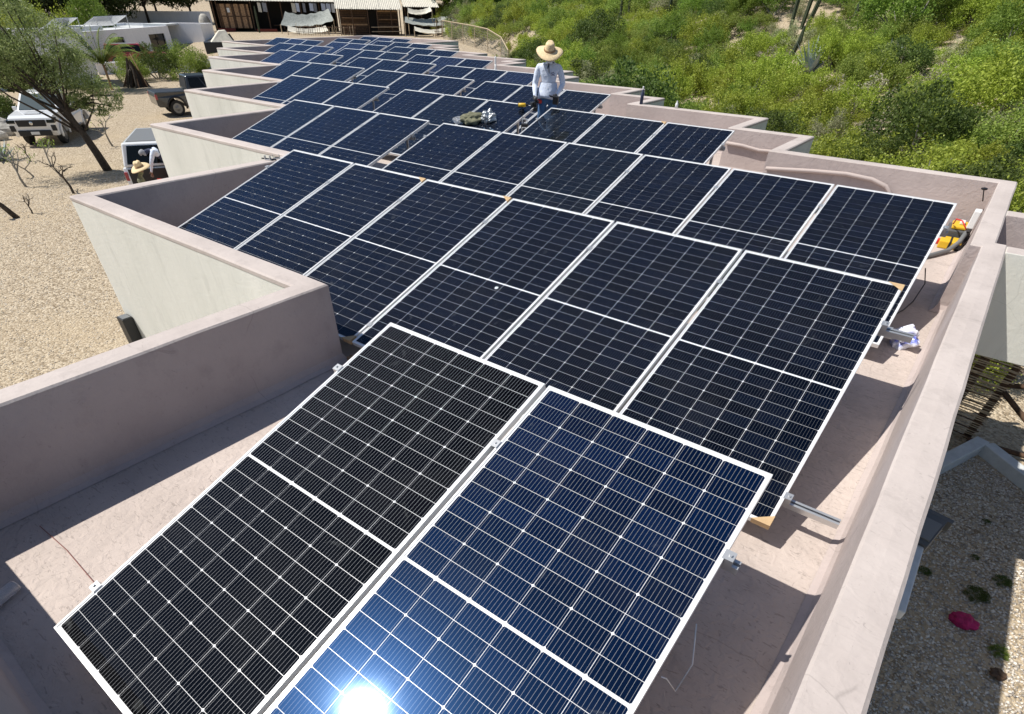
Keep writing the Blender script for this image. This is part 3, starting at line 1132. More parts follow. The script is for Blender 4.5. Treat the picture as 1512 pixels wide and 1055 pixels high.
def scatter_scrub():
    g = np.random.default_rng(11)
    pts, scl, rot, idx = [], [], [], []
    kinds = ['yellow', 'mid', 'dark', 'grey', 'bright', 'dry', 'mid2', 'yellow2']
    prob = np.array([0.23, 0.20, 0.08, 0.14, 0.07, 0.06, 0.12, 0.10])
    hx = [(h[1], h[2], h[3]) for h in HERO]
    for cx_, cy_ in ((-4.9, 35.8), (-2.0, 36.4), (-15.5, 42.7), (-21.4, 46.5), (-2.9, 29.6), (-1.2, 27.8)):
        hx += [(cx_, cy_, 1.1), (cx_ + 0.5, cy_ - 1.0, 1.2), (cx_ + 1.0, cy_ - 2.0, 0.9)]
    hx = np.array(hx)
    y = 8.0
    while y < 130:
        sp = 1.05 + 0.012 * y
        x = -95.0
        while x < 26:
            px, py = x + g.uniform(-.5, .5) * sp, y + g.uniform(-.5, .5) * sp
            x += sp
            u = 0.585 * min(px, 7.4) + 0.811 * py - 4.2 * float(sstep(7.4, 8.4, px))
            u0 = 8.6 + 8.0 * float(sstep(24, 42, py)) * float(sstep(-6, -16, px))
            if u < u0 + 0.3 or u > 90:
                continue
            if py > 60 and px < -62:
                continue
            d = np.hypot(hx[:, 0] - px, hx[:, 1] - py)
            if (d < hx[:, 2] * 0.75).any():
                continue
            # bare stony gaps
            if np.sin(px * 0.9 + 2) * np.sin(py * 0.75 + 1) + 0.4 * np.sin(px * 0.31 - py * 0.43) > 1.2:
                continue
            fld = np.sin(px * 0.23 + 1.3) + np.sin(py * 0.29 - px * 0.11)
            pr = prob.copy()
            pr[[0, 7]] *= np.exp(0.6 * fld)
            pr[[2, 4]] *= np.exp(-0.6 * fld)
            pr /= pr.sum()
            s = g.uniform(0.5, 1.05) * (1 + 0.006 * py)
            pts.append((px, py, float(terrain(px, py)) - 0.05))
            scl.append((s * g.uniform(.9, 1.15), s, s * g.uniform(0.65, 1.05)))
            rot.append((g.normal() * 0.1, g.normal() * 0.1, g.uniform(0, 6.28)))
            idx.append(int(g.choice(8, p=pr)))
        y += sp
    me = bpy.data.meshes.new('hillside_scrub')
    me.from_pydata(pts, [], [])
    for nm, ty, key, data in (('scl', 'FLOAT_VECTOR', 'vector', scl), ('rot', 'FLOAT_VECTOR', 'vector', rot)):
        at = me.attributes.new(nm, ty, 'POINT')
        at.data.foreach_set(key, np.array(data, np.float32).ravel())
    at = me.attributes.new('idx', 'INT', 'POINT')
    at.data.foreach_set('value', np.array(idx, np.int32))
    o = link('hillside_scrub', me, kind='stuff', label='dense mixed green scrub covering the hillside', cat='scrub')
    ng = bpy.data.node_groups.new('scrub', 'GeometryNodeTree')
    ng.interface.new_socket('Geometry', in_out='INPUT', socket_type='NodeSocketGeometry')
    ng.interface.new_socket('Geometry', in_out='OUTPUT', socket_type='NodeSocketGeometry')
    gi, go = ng.nodes.new('NodeGroupInput'), ng.nodes.new('NodeGroupOutput')
    jn = ng.nodes.new('GeometryNodeJoinGeometry')

    def attr(nm, ty):
        a = ng.nodes.new('GeometryNodeInputNamedAttribute')
        a.data_type = ty
        a.inputs[0].default_value = nm
        return [q for q in a.outputs if q.enabled][0]
    for i, kd in enumerate(kinds):
        src = bpy.data.objects.new('scrub_source', join_pair(SH[kd]))
        ob = ng.nodes.new('GeometryNodeObjectInfo')
        ob.inputs['Object'].default_value = src
        ob.inputs['As Instance'].default_value = True
        ip = ng.nodes.new('GeometryNodeInstanceOnPoints')
        cmp_ = ng.nodes.new('FunctionNodeCompare')
        cmp_.data_type = 'INT'
        cmp_.operation = 'EQUAL'
        ng.links.new(attr('idx', 'INT'), cmp_.inputs[2])
        cmp_.inputs[3].default_value = i
        ng.links.new(gi.outputs[0], ip.inputs['Points'])
        ng.links.new(cmp_.outputs[0], ip.inputs['Selection'])
        ng.links.new(ob.outputs['Geometry'], ip.inputs['Instance'])
        e2r = ng.nodes.new('FunctionNodeEulerToRotation')
        ng.links.new(attr('rot', 'FLOAT_VECTOR'), e2r.inputs[0])
        ng.links.new(e2r.outputs[0], ip.inputs['Rotation'])
        ng.links.new(attr('scl', 'FLOAT_VECTOR'), ip.inputs['Scale'])
        ng.links.new(ip.outputs[0], jn.inputs[0])
    ng.links.new(jn.outputs[0], go.inputs[0])
    md = o.modifiers.new('scatter', 'NODES')
    md.node_group = ng
    return o


def join_pair(pair):
    bm = bmesh.new()
    bm.from_mesh(pair[0])
    k = len(bm.faces)
    bm.from_mesh(pair[1])
    bm.faces.ensure_lookup_table()
    for i, f in enumerate(bm.faces):
        f.material_index = 0 if i < k else 1
    me = bpy.data.meshes.new('scrub_source')
    bm.to_mesh(me)
    bm.free()
    me.materials.append(pair[0].materials[0])
    me.materials.append(pair[1].materials[0])
    return me


scatter_scrub()


def tree(name, label, cat, loc, trunk_pts, branches, crown_c, crown_r, per, leaf, lm, seed, group=None, bk=None, trunk_r=0.16, squash=0.7, aspect=0.4, brf=0.5):
    o = thing(name, label, cat, loc, 0, group)
    g = np.random.default_rng(seed)
    mb = MB()
    n = len(trunk_pts)
    mb.tube(trunk_pts, [trunk_r * (1 - 0.55 * i / max(1, n - 1)) for i in range(n)], 9)
    for b in branches:
        m = len(b)
        mb.tube(b, [trunk_r * brf * (1 - 0.8 * i / (m - 1)) for i in range(m)], 6)
    mb.build('trunk', bk or bark, o, smooth=True)
    pts = clump_points(g, [np.array(c) for c in crown_c], crown_r, per, squash)
    me = np_quads('crown', leaf_quads(pts, leaf, seed + 5, aspect=aspect), lm)
    link('crown', me, o)
    return o


# leaning mesquite at the left
def mesquite():
    g = np.random.default_rng(5)
    r = np.array([0.43, 0.90, 0.0])      # across the view
    d = np.array([-0.90, 0.43, 0.0])     # away from the camera
    def P(a, h, f=0.0):
        return tuple(r * a + d * f + np.array([0, 0, h]))
    trunk = [P(0, -0.1), P(-0.15, 0.6), P(-0.32, 1.26), P(-0.58, 1.95), P(-0.78, 2.5)]
    br, cc, cr = [], [], []
    ends = [(-2.5, 3.7, .3), (-2.2, 4.2, -.6), (-1.6, 4.8, .5), (-1.0, 5.1, -.3), (-0.4, 4.8, .9), (0.2, 4.3, -.8), (0.5, 3.7, .5), (0.8, 3.2, -.4), (-1.8, 5.5, .3),
            (-2.9, 4.7, -.2), (-0.2, 3.8, .4), (-1.2, 4.2, .1), (-3.3, 3.9, -.5), (-0.9, 5.8, .2), (-3.6, 4.9, -.3), (-3.0, 5.6, -.4), (-0.6, 3.4, .2), (-3.8, 4.1, .2), (-1.4, 3.7, .5), (-2.0, 3.9, 0.3), (0.0, 3.3, 0.2), (-2.7, 4.2, .4)]
    for a, h, f in ends:
        s = trunk[g.integers(2, 5)]
        e = np.array(P(a, h, f))
        mid = np.array(s) * 0.45 + e * 0.55 + g.normal(size=3) * 0.12 - np.array([0, 0, 0.1])
        br.append([s, tuple(mid), tuple(e)])
        for k in range(7):
            t = g.uniform(0.6, 1.12)
            cc.append(np.array(s) * (1 - t) + e * t + g.normal(size=3) * [0.35, 0.35, 0.28])
            cr.append(g.uniform(0.28, 0.56))
    for a, h in ((0.25, 2.2), (0.6, 2.3), (1.0, 2.1), (0.1, 2.6), (1.15, 2.4)):
        e = np.array(P(a, h, g.uniform(-.4, .4)))
        br.append([trunk[3], tuple(e * .6 + np.array(trunk[3]) * .4 + [0, 0, .2]), tuple(e)])
        for k in range(4):
            cc.append(e + g.normal(size=3) * [0.25, 0.25, 0.12])
            cr.append(g.uniform(0.18, 0.34))
    tree('mesquite_tree', 'leaning mesquite tree with feathery crown in front of the white pickup', 'tree', (-21.3, 5.5, G0), trunk, br, cc, cr, 250, 0.036, lf_mesq, 21,
         trunk_r=0.17, brf=0.27)


mesquite()


def round_tree(x, y, h, r, lm, label, group, seed, z=None, leaf=0.19, per=330, nm='tree', k=52):
    g = np.random.default_rng(seed)
    cc, cr, br = [], [], []
    for i in range(k):
        a, e, q = g.uniform(0, 6.28), np.arcsin(g.uniform(-0.35, 1)), g.uniform(0.45, 0.95)
        c = np.array([np.cos(a) * np.cos(e) * r * q, np.sin(a) * np.cos(e) * r * q, h * 0.50 + np.sin(e) * h * 0.45 * q])
        cc.append(c)
        cr.append(r * g.uniform(0.25, 0.42))
        if i < 7:
            br.append([(0, 0, h * 0.25), tuple(c * 0.5 + [0, 0, h * 0.18]), tuple(c)])
    tree(nm, label, 'tree', (x, y, float(terrain(x, y)) if z is None else z), [(0, 0, -0.2), (0.1, 0, h * 0.25), (0, 0.1, h * 0.5)], br, cc, cr, per, leaf, lm, seed, group, trunk_r=0.2)


TG = 'trees behind the white house and sheds'
for x, y, h, r, lm, lab, sd in [
    (-86, 26, 8.5, 5.6, lf_tree, 'tall dark tree behind the left part of the white house', 31),
    (-90, 35, 8.5, 5.8, lf_tree, 'dark spreading tree above the rooftop racks of the white house', 32),
    (-93, 44, 7.5, 4.6, lf_tree, 'dark slim trunked tree left of the wooden sheds', 33),
    (-96, 52, 7.0, 4.0, lf_tree, 'dark tree rising behind the plank door shed', 34),
    (-84, 16, 8.0, 5.6, lf_grey, 'grey green hazy tree at the far upper left', 35),
    (-56, 64, 5.0, 3.8, lf_mid, 'full green tree just right of the corrugated cabin', 36),
    (-49, 64, 4.6, 3.2, lf_mid, 'green tree where the wire fence starts', 37),
    (-62, 70, 6.0, 4.2, lf_tree, 'dark green tree behind the corrugated cabin roof', 38),
    (-40, 8.0, 4.2, 2.9, lf_dark, 'dense dark tree behind the leaning mesquite', 39),
    (-96, 31, 9.0, 5.8, lf_tree, 'tall dark tree in the second line behind the long rooftop rack', 40),
    (-100, 41, 9.0, 5.6, lf_tree, 'dark tree standing over the white boundary wall', 41),
    (-104, 51, 8.5, 5.2, lf_tree, 'dark tree at the top edge left of the plank shed roof', 42),
    (-93, 20, 9.0, 5.8, lf_tree, 'dark tree behind the sunlit hedge farthest left', 43),
]:
    round_tree(x, y, h, r, lm, lab, TG, sd)

# shrubs round the yard
YG = 'shrubs in the gravel yard'
for kd, x, y, sc, sz, lab in [
    ('mid', -50.6, 20.6, 1.35, 1.1, 'dense green hedge bush next to the palm'),
    ('dark', -50.4, 22.6, 1.4, 1.15, 'dark green hedge bush in front of the red vehicle'),
    ('mid2', -49.4, 24.6, 1.45, 1.2, 'leafy hedge bush in front of the black window'),
    ('mid', -49.6, 26.6, 1.2, 1.1, 'hedge bush at the right end beside the low white wall'),
    ('yellow', -75, 23, 2.4, 1.55, 'sunlit yellow green hedge behind the left roof of the white house'),
    ('yellow2', -76, 26.5, 2.4, 1.55, 'sunlit hedge bush behind the middle of the white house roof'),
    ('bright', -77, 30, 2.4, 1.55, 'bright green hedge bush under the dark trees'),
    ('yellow', -72, 19, 2.4, 1.55, 'yellow green hedge bush farthest left behind the white house'),
    ('dark', -36.0, 6.4, 1.2, 1.0, 'dark bush behind the pale rocks at the left edge'),
    ('mid', -34.5, 4.6, 1.1, 0.9, 'green bush at the left edge beside the pale rocks'),
]:
    shrub(kd, x, y, sc, lab, YG, sz=sz)

# palms
def palm(x, y, h, fl, n, label, seed):
    g = np.random.default_rng(seed)
    o = thing('palm', label, 'palm tree', (x, y, float(terrain(x, y))), 0, 'young palms by the white wall')
    mb = MB()
    mb.tube([(0, 0, -0.1), (0.05, 0, h * 0.5), (0.02, 0.03, h)], [0.10, 0.075, 0.085], 8)
    mb.build('trunk', wood_tan, o, smooth=True)
    for i in range(n):
        a = i * 2.4 + g.uniform(-.2, .2)
        up = g.uniform(0.5, 1.4)
        L = fl * g.uniform(0.8, 1.1)
        pts = []
        dirh = np.array([math.cos(a), math.sin(a), 0])
        for k in range(9):
            t = k / 8
            ang = up - 1.5 * t * t * (0.5 + 0.5 * (1 - up / 1.3))
            if k == 0:
                p = np.array([0, 0, h])
            else:
                p = pts[-1] + (dirh * math.cos(ang) + np.array([0, 0, math.sin(ang)])) * L / 8
            pts.append(p)
        mb = MB()
        mb.tube(pts, [0.02] * 5 + [0.012] * 4, 4)
        side = np.cross(dirh, [0, 0, 1])
        for k in range(1, 9):
            for q in (0, 0.33, 0.66):
                p = pts[k] if k == 8 else pts[k] * (1 - q) + pts[min(k + 1, 8)] * q
                ln = L * 0.26 * (1 - 0.55 * abs(k / 8 - 0.45))
                for sgn in (-1, 1):
                    e = p + side * sgn * ln * 0.8 + dirh * ln * 0.55 - np.array([0, 0, ln * 0.25])
                    wv = dirh * 0.045
                    mb.add([p - wv, p + wv, e], [(0, 1, 2)])
        mb.build('frond', lf_palm, o)
    return o


palm(-46.3, 17.0, 1.45, 2.8, 26, 'young palm with arching fronds in front of the white wall', 3)
palm(-44.0, 15.0, 0.35, 1.0, 12, 'small low palm at the foot of the tall white wall', 4)


def sapling(x, y, h, label, seed, leafy=0):
    g = np.random.default_rng(seed)
    o = thing('sapling', label, 'sapling', (x, y, G0), 0, 'bare saplings in the gravel yard')
    mb = MB()
    ends = []
    def grow(p, d, L, r, lev):
        q = p + d * L
        mb.tube([p, (p + q) / 2 + g.normal(size=3) * L * 0.05, q], [r, r * .8, r * .6], 5)
        if lev == 0:
            ends.append(q)
            return
        for k in range(3 if lev > 1 else 2):
            dd = d + g.normal(size=3) * 0.55
            dd[2] = abs(dd[2]) * 0.8 + 0.1
            grow(q, dd / np.linalg.norm(dd), L * g.uniform(0.55, 0.8), r * 0.6, lev - 1)
    d = np.array([g.normal() * .2, g.normal() * .2, 1.0])
    grow(np.array([0, 0, -0.05]), d / np.linalg.norm(d), h * 0.38, 0.028 * h + 0.01, 3)
    mb.build('stem', bark if leafy == 0 else twig, o)
    if leafy:
        pts = clump_points(g, ends, [0.14 * h] * len(ends), leafy)
        link('foliage', np_quads('foliage', leaf_quads(pts, 0.035, seed), lf_mid), o)
    return o


for i, (x, y, h, lab, lf) in enumerate([
    (-20.9, 2.4, 1.4, 'forked bare sapling with a few leaves below the agave', 5),
    (-18.6, 3.1, 1.5, 'thin leafless sapling nearest the first wall corner', 0),
    (-23.6, 4.3, 1.1, 'low sparse sapling with pale leaves under the leaning tree', 8),
    (-26.0, 7.8, 1.5, 'slim sapling between the white pickup and the open tailgate', 4),
    (-25.2, 4.1, 0.9, 'small dead sapling in front of the white pickup', 0),
    (-22.4, 3.2, 1.0, 'spindly twig sapling left of the leaning tree foot', 3),
    (-17.0, 1.2, 0.7, 'tiny twig seedling on the gravel near the dead stump', 0)]):
    sapling(x, y, h, lab, 50 + i, lf)
mb = MB()
mb.tube([(0, 0, -0.05), (-0.12, -0.2, 0.35), (-0.3, -0.5, 0.75), (-0.34, -0.6, 1.1)], [0.09, 0.075, 0.065, 0.04], 9)
o = mb.build('dead_stump', bark, smooth=True, label='leaning dead grey stump at the left edge of the gravel', cat='stump')
o.location = (-16.9, 0.75, G0)

# agave, rocks
def agave(x, y, s, label, cm, n=26, seed=1, z=None):
    g = np.random.default_rng(seed)
    o = thing('agave', label, 'agave', (x, y, float(terrain(x, y)) if z is None else z))
    for i in range(n):
        a = i * 2.399
        e = 0.25 + 1.1 * i / n
        L = s * g.uniform(0.8, 1.1)
        d = Vector((math.cos(a) * math.cos(e), math.sin(a) * math.cos(e), math.sin(e)))
        sd = Vector((-math.sin(a), math.cos(a), 0)) * s * 0.075
        up = Vector((0, 0, -s * 0.03))
        mb = MB()
        b, m_, t_ = d * 0.02, d * L * 0.5 + Vector((0, 0, -0.02)), d * L
        mb.add([b - sd, b + sd, m_ + sd * 0.9, t_, m_ - sd * 0.9, b + up, m_ + up], [(0, 1, 5), (1, 2, 6, 5), (2, 3, 6), (3, 4, 6), (4, 0, 5, 6), (0, 4, 3, 2, 1)])
        mb.build('leaf', cm, o)
    return o


agave(-26.4, 3.5, 0.95, 'grey green agave rosette at the left edge of the gravel', agave_m, seed=2)
agave(-1.2, 27.8, 1.35, 'upright silvery blue agave in the middle of the hillside', agave_m, 30, 4)
agave(1.6, 29.3, 0.9, 'pale spiky yucca under the tall feathery bush', agave_m, 24, 6)


def rock(x, y, s, label, seed, group='pale rocks'):
    g = np.random.default_rng(seed)
    bm = bmesh.new()
    bmesh.ops.create_icosphere(bm, subdivisions=2, radius=1)
    ax = g.uniform(0.6, 1.1, 3)
    for v in bm.verts:
        k = 1 + 0.22 * math.sin(v.co.x * 3 + seed) * math.sin(v.co.y * 2.7 + seed * 2) + g.normal() * 0.05
        v.co = Vector((v.co.x * ax[0], v.co.y * ax[1], v.co.z * ax[2] * 0.8)) * k * s
    me = bpy.data.meshes.new('rock')
    bm.to_mesh(me)
    bm.free()
    me.materials.append(rock_m)
    return link('rock', me, None, (x, y, float(terrain(x, y)) + s * 0.3), (0, 0, g.uniform(0, 6)), label=label, cat='rock', group=group)


for i, (x, y, s, lab) in enumerate([
    (-32.4, 5.6, 0.55, 'long pale rock lying left of the white pickup'), (-34.2, 6.0, 0.6, 'upper pale rock of the pile left of the pickup windscreen'),
    (-31.2, 4.9, 0.45, 'lower pale rock of the pile at the left edge'), (-35.5, 7.6, 0.5, 'pale rock half hidden under the dark bush'),
    (-33.4, 4.9, 0.5, 'middle pale rock of the pile at the left edge'), (-36.4, 6.4, 0.6, 'farthest pale rock of the left pile')]):
    rock(x, y, s, lab, 70 + i)
for i, (x, y, s, lab) in enumerate([(2.6, 16.2, 0.35, 'flat pale stone in a bare gap below the dark bush'), (2.9, 14.6, 0.45, 'pale boulder beside the yellow green bush behind the parapet'),
                                    (0.4, 22.0, 0.4, 'pale stone showing in the middle of the hillside scrub'), (-8.6, 17.6, 0.5, 'pale boulder at the hillside foot behind the worker'),
                                    (-8.0, 18.3, 0.35, 'small pale stone beside the boulder behind the worker')]):
    rock(x, y, s, lab, 90 + i)


def cactus(x, y, cols, label, seed):
    o = thing('cactus', label, 'cactus', (x, y, float(terrain(x, y))), 0, 'columnar cacti on the hillside')
    for (dx, dy, h, lean) in cols:
        h *= 1.6 if y > 30 and x > -50 else 1.0
        dx *= 1.5
        mb = MB()
        n = 14
        pts = [(dx, dy, -0.1), (dx + lean * 0.5, dy, h * 0.35), (dx + lean * 0.9, dy, h * 0.7), (dx + lean, dy, h)]
        mb.tube(pts, [0.10, 0.115, 0.11, 0.05], n)
        v = mb.v
        for i in range(len(v)):
            if i % 2:
                c = Vector(pts[i // n])
                v[i] = tuple(c + (Vector(v[i]) - c) * 0.8)
        mb.build('stem', cactus_m, o)
    return o


cactus(-4.9, 35.8, [(0, 0, 3.2, 0.0), (0.35, 0.1, 2.6, 0.3), (0.55, -0.2, 1.6, 0.5)], 'dark three armed cactus at the top of the hillside', 1)
cactus(-2.0, 36.4, [(0, 0, 2.4, 0.25)], 'single leaning cactus right of the three armed cactus', 2)
cactus(-15.5, 42.7, [(0, 0, 3.2, 0.1), (0.5, 0, 3.0, 0.2), (0.9, 0.2, 2.4, 0.3)], 'twin stemmed cactus high on the slope left of centre', 3)
cactus(-21.4, 46.5, [(0, 0, 2.6, 0.0), (0.4, 0.2, 2.2, 0.0)], 'slim cactus pair at the top of the slope above the straw hat', 4)
cactus(-2.9, 29.6, [(0, 0, 1.6, 0.45)], 'short dark leaning cactus stump in the upper right scrub', 5)

# weeds and litter on the right hand gravel
for i, (x, y, s, lab) in enumerate([(9.12, 2.15, 0.12, 'dark green weed tuft above the magenta cloth'), (9.42, 1.38, 0.095, 'bright green weed at the shadow edge below the magenta cloth'),
                                    (9.36, 2.62, 0.09, 'thin trailing weed at the top corner of the sunlit gravel'), (9.05, 2.9, 0.05, 'small weed near the charcoal floodlight'),
                                    (9.1, 3.8, 0.05, 'tiny weed in the shaded gravel by the white curb'), (8.55, 2.2, 0.07, 'low weed at the wall foot below the lamp bracket')]):
    shrub('bright' if i == 1 else 'dark', x, y, s, lab, 'weeds in the right hand gravel', sz=0.8, z=G0 + 0.02, cat='weed', name='weed')


def crumple(name, m, s, seed, sub=3, amp=0.35, flat=0.6):
    g = np.random.default_rng(seed)
    bm = bmesh.new()
    bmesh.ops.create_icosphere(bm, subdivisions=sub, radius=1)
    ph = g.uniform(0, 6, (6, 3))
    fr = g.uniform(2, 6, (6, 3))
    for v in bm.verts:
        k = 1.0
        for p, f in zip(ph, fr):
            k += amp / 3 * abs(math.sin(v.co.x * f[0] + p[0]) * math.sin(v.co.y * f[1] + p[1]) + 0.4 * math.sin(v.co.z * f[2] + p[2])) - amp / 6
        v.co = Vector((v.co.x * s[0], v.co.y * s[1], v.co.z * s[2])) * k
    me = bpy.data.meshes.new(name)
    bm.to_mesh(me)
    bm.free()
    me.materials.append(m)
    return me


link('crumpled_cloth', crumple('crumpled_cloth', magenta, (0.145, 0.115, 0.075), 3), None, (9.03, 1.58, G0 + 0.05), label='crumpled magenta cloth lying on the shaded gravel', cat='cloth')
link('dried_leaf', crumple('dried_leaf', wood_br, (0.11, 0.07, 0.035), 5), None, (9.43, 1.02, G0 + 0.035), (0.2, 0.3, 0.6), label='curled brown dried leaf at the edge of the sunlit gravel', cat='leaf')

# pebbles of the near gravel, right hand court
def pebbles(x0, x1, y0, y1, n, s0, s1, seed, label, pm=None):
    g = np.random.default_rng(seed)
    x = g.uniform(x0, x1, n)
    y = g.uniform(y0, y1, n)
    s = g.uniform(s0, s1, n) * g.uniform(0.6, 1.0, n)
    base = np.array([(1, 0, 0), (-1, 0, 0), (0, 1, 0), (0, -1, 0), (0, 0, 1), (0, 0, -1)], float)
    tri = np.array([(0, 2, 4), (2, 1, 4), (1, 3, 4), (3, 0, 4), (2, 0, 5), (1, 2, 5), (3, 1, 5), (0, 3, 5)])
    a = g.uniform(0, 6.28, n)
    ca, sa = np.cos(a), np.sin(a)
    sc = np.stack([s * g.uniform(.8, 1.5, n), s * g.uniform(.7, 1.1, n), s * g.uniform(.5, .9, n)], 1)
    v = base[None] * sc[:, None] + g.normal(size=(n, 6, 3)) * (s * 0.18)[:, None, None]
    vx = v[..., 0] * ca[:, None] - v[..., 1] * sa[:, None]
    vy = v[..., 0] * sa[:, None] + v[..., 1] * ca[:, None]
    z = terrain(x, y) + s * 0.2
    v = np.stack([vx + x[:, None], vy + y[:, None], v[..., 2] + z[:, None]], -1).reshape(-1, 3)
    f = (tri[None] + (np.arange(n) * 6)[:, None, None]).reshape(-1, 3)
    me = bpy.data.meshes.new('gravel')
    me.vertices.add(len(v))
    me.vertices.foreach_set('co', v.astype(np.float32).ravel())
    me.loops.add(len(f) * 3)
    me.loops.foreach_set('vertex_index', f.astype(np.int32).ravel())
    me.polygons.add(len(f))
    me.polygons.foreach_set('loop_start', np.arange(0, len(f) * 3, 3, dtype=np.int32))
    me.update(calc_edges=True)
    m = bpy.data.materials.new('pebble')
    m.use_nodes = True
    t = m.node_tree
    b = t.nodes['Principled BSDF']
    geo = N(t, 'ShaderNodeNewGeometry')
    r = N(t, 'ShaderNodeValToRGB')
    r.color_ramp.elements[0].color = (0.26, 0.235, 0.21, 1)
    r.color_ramp.elements[1].color = (0.80, 0.75, 0.68, 1)
    e = r.color_ramp.elements.new(0.5)
    e.color = (0.54, 0.485, 0.42, 1)
    t.links.new(geo.outputs['Random Per Island'], r.inputs[0])
    t.links.new(r.outputs[0], b.inputs['Base Color'])
    b.inputs['Roughness'].default_value = 0.85
    me.materials.append(m)
    link('gravel', me, kind='stuff', label=label, cat='gravel')


pebbles(7.6, 11.2, -1.5, 5.4, 30000, 0.009, 0.026, 9, 'loose grey beige gravel beside the right hand wall')
pebbles(-20, 3.1, -6.5, 5.5, 36000, 0.008, 0.021, 10, 'loose beige gravel of the yard left of the building')

# white curb, woven stick screen
mb = MB()
mb.prism([(0, 0), (0.22, 0), (0.22, 0.3), (0, 0.3)], 0, 1)
cb = thing('garden_curb', 'low white plastered curb edging the gravel by the stick screen', 'curb', (8.77, 5.6, G0))
for (p, q) in (((8.3, 4.55), (8.80, 5.75)), ((8.80, 5.75), (10.2, 4.35))):
    d = Vector((q[0] - p[0], q[1] - p[1], 0))
    L = d.length
    d.normalize()
    ang = math.atan2(d.y, d.x)
    M = Matrix.Translation((p[0] - 8.77, p[1] - 5.6, 0)) @ Matrix.Rotation(ang, 4, 'Z')
    m2 = MB()
    m2.box(0 if p[0] < 8.5 else 0.11, -0.1, -0.15, L - (0 if p[0] < 8.5 else 0), 0.1, 0.2 if p[0] < 8.5 else 0.198, M=M)
    m2.build('curb', conc, cb, bevel=0.015)
scr = thing('stick_screen', 'woven screen of thin sticks between rough posts under the side wing', 'screen', (8.62, 5.95, G0))
g = np.random.default_rng(2)
for px_, r in ((0.0, 0.06), (-0.42, 0.075), (-0.85, 0.05), (-1.3, 0.06)):
    m2 = MB()
    m2.tube([(px_, 0.06, -0.1), (px_ + 0.02, 0.05, 1.2), (px_ + 0.05, 0.06, 2.75)], [r, r * 0.95, r * 0.85], 8)
    m2.build('post', wood_br, scr, smooth=True)
for i in range(78):
    z = 0.05 + i * 0.0345
    m2 = MB()
    xs = [-1.4, -1.0, -0.6, -0.2, 0.08]
    m2.tube([(x + 0.02 * z, -0.02 + (0.012 if (k + i) % 2 else -0.012), z + g.normal() * 0.006 - 0.03 * k) for k, x in enumerate(xs)], g.uniform(0.008, 0.012), 5)
    m2.build('stick', stick_m if i % 4 else wood_br, scr)
for (p, q, lab) in (((0.05, 0, 1.05), (1.4, 0.1, 1.25), ''), ((0.05, -0.05, 0.95), (1.3, -0.3, 0.1), ''), ((0.0, -0.12, 0.07), (1.7, -0.15, 0.09), '')):
    m2 = MB()
    m2.tube([p, ((p[0] + q[0]) / 2, (p[1] + q[1]) / 2, (p[2] + q[2]) / 2 + 0.02), q], 0.04, 7)
    m2.build('pole', wood_br, scr, smooth=True)


# ------------------------------------------------------------------ white house and yard walls
HA = math.atan2(0.835, -0.55)
hs = thing('white_house', 'white flat roofed house with black window and recessed door', 'house', (-64.9, 27.0, G0), HA)


def part(name, m, boxes, parent, bevel=0.0, **kw):
    mb = MB()
    for b in boxes:
        mb.box(*b)
    return mb.build(name, m, parent, bevel=bevel, **kw)


part('wall', pl_white, [(-9, 0, -0.3, -1.6, 0.25, 2.62), (-1.6, 0, -0.3, 0.7, 0.25, 1.0), (-1.6, 0, 2.05, 0.7, 0.25, 2.62), (0.7, 0, -0.3, 5.0, 0.25, 2.62), (5.0, 0, -0.3, 8.0, 0.25, 0.35),
                        (5.0, 0, 2.05, 8.0, 0.25, 2.62), (8.0, 0, -0.3, 8.9, 0.25, 2.62), (8.9, 0.0, -0.3, 9.1, 2.6, 2.62)], hs)
part('wall', pl_white, [(9.1, 2.4, -0.3, 14.2, 2.6, 2.62)], hs)
part('wall', pl_white, [(11.4, -2.5, -0.3, 14.2, -2.3, 2.75), (11.4, -2.3, -0.3, 11.6, 2.4, 2.75), (14.0, -2.3, -0.3, 14.2, 2.4, 2.75)], hs)
part('wall', pl_white, [(-9, 0.25, -0.3, -8.8, 8, 2.62), (14.0, 2.6, -0.3, 14.2, 8, 2.62), (-8.8, 7.8, -0.3, 14.0, 8, 2.62)], hs)
part('roof', conc, [(-8.8, 0.25, 2.25, 8.9, 7.8, 2.4), (9.1, 2.6, 2.25, 14, 7.8, 2.4), (8.9, -0.05, 2.625, 11.4, 2.6, 2.76), (-3.2, 1, 2.4, -0.5, 3, 2.9)], hs)
for x0, x1, z0 in ((-1.55, 0.65, 1.02), (5.05, 7.95, 0.37)):
    wn = part('window', black_pl, [(x0 - 0.05, 0.10, z0, x0, 0.2, 2.05), (x1, 0.10, z0, x1 + 0.05, 0.2, 2.05), (x0, 0.10, z0, x1, 0.2, z0 + 0.05), (x0, 0.10, 2.0, x1, 0.2, 2.05), ((x0 + x1) / 2 - .03, 0.1, z0 + .05, (x0 + x1) / 2 + .03, 0.2, 2.0)], hs)
    part('pane', glassd, [(x0, 0.14, z0 + 0.05, (x0 + x1) / 2 - .03, 0.16, 2.0), ((x0 + x1) / 2 + .03, 0.14, z0 + 0.05, x1, 0.16, 2.0)], wn)
dr = part('door', grey_pl, [(9.5, 2.33, 0, 10.5, 2.395, 2.05)], hs, 0.01)
dr.data.materials[0] = mat('sage_door_paint', (0.42, 0.45, 0.40), 0.6)
part('handle', rail_m, [(9.58, 2.27, 1.0, 9.63, 2.329, 1.12)], dr)
tw = thing('white_wall', 'tall smooth white wall block with a slanted shadow behind the small palm', 'wall', (-49.2, 17.0, G0), R(68.9))
part('block', pl_white, [(-7.5, 0, -0.3, 0.55, 0.3, 3.35)], tw, 0.01)
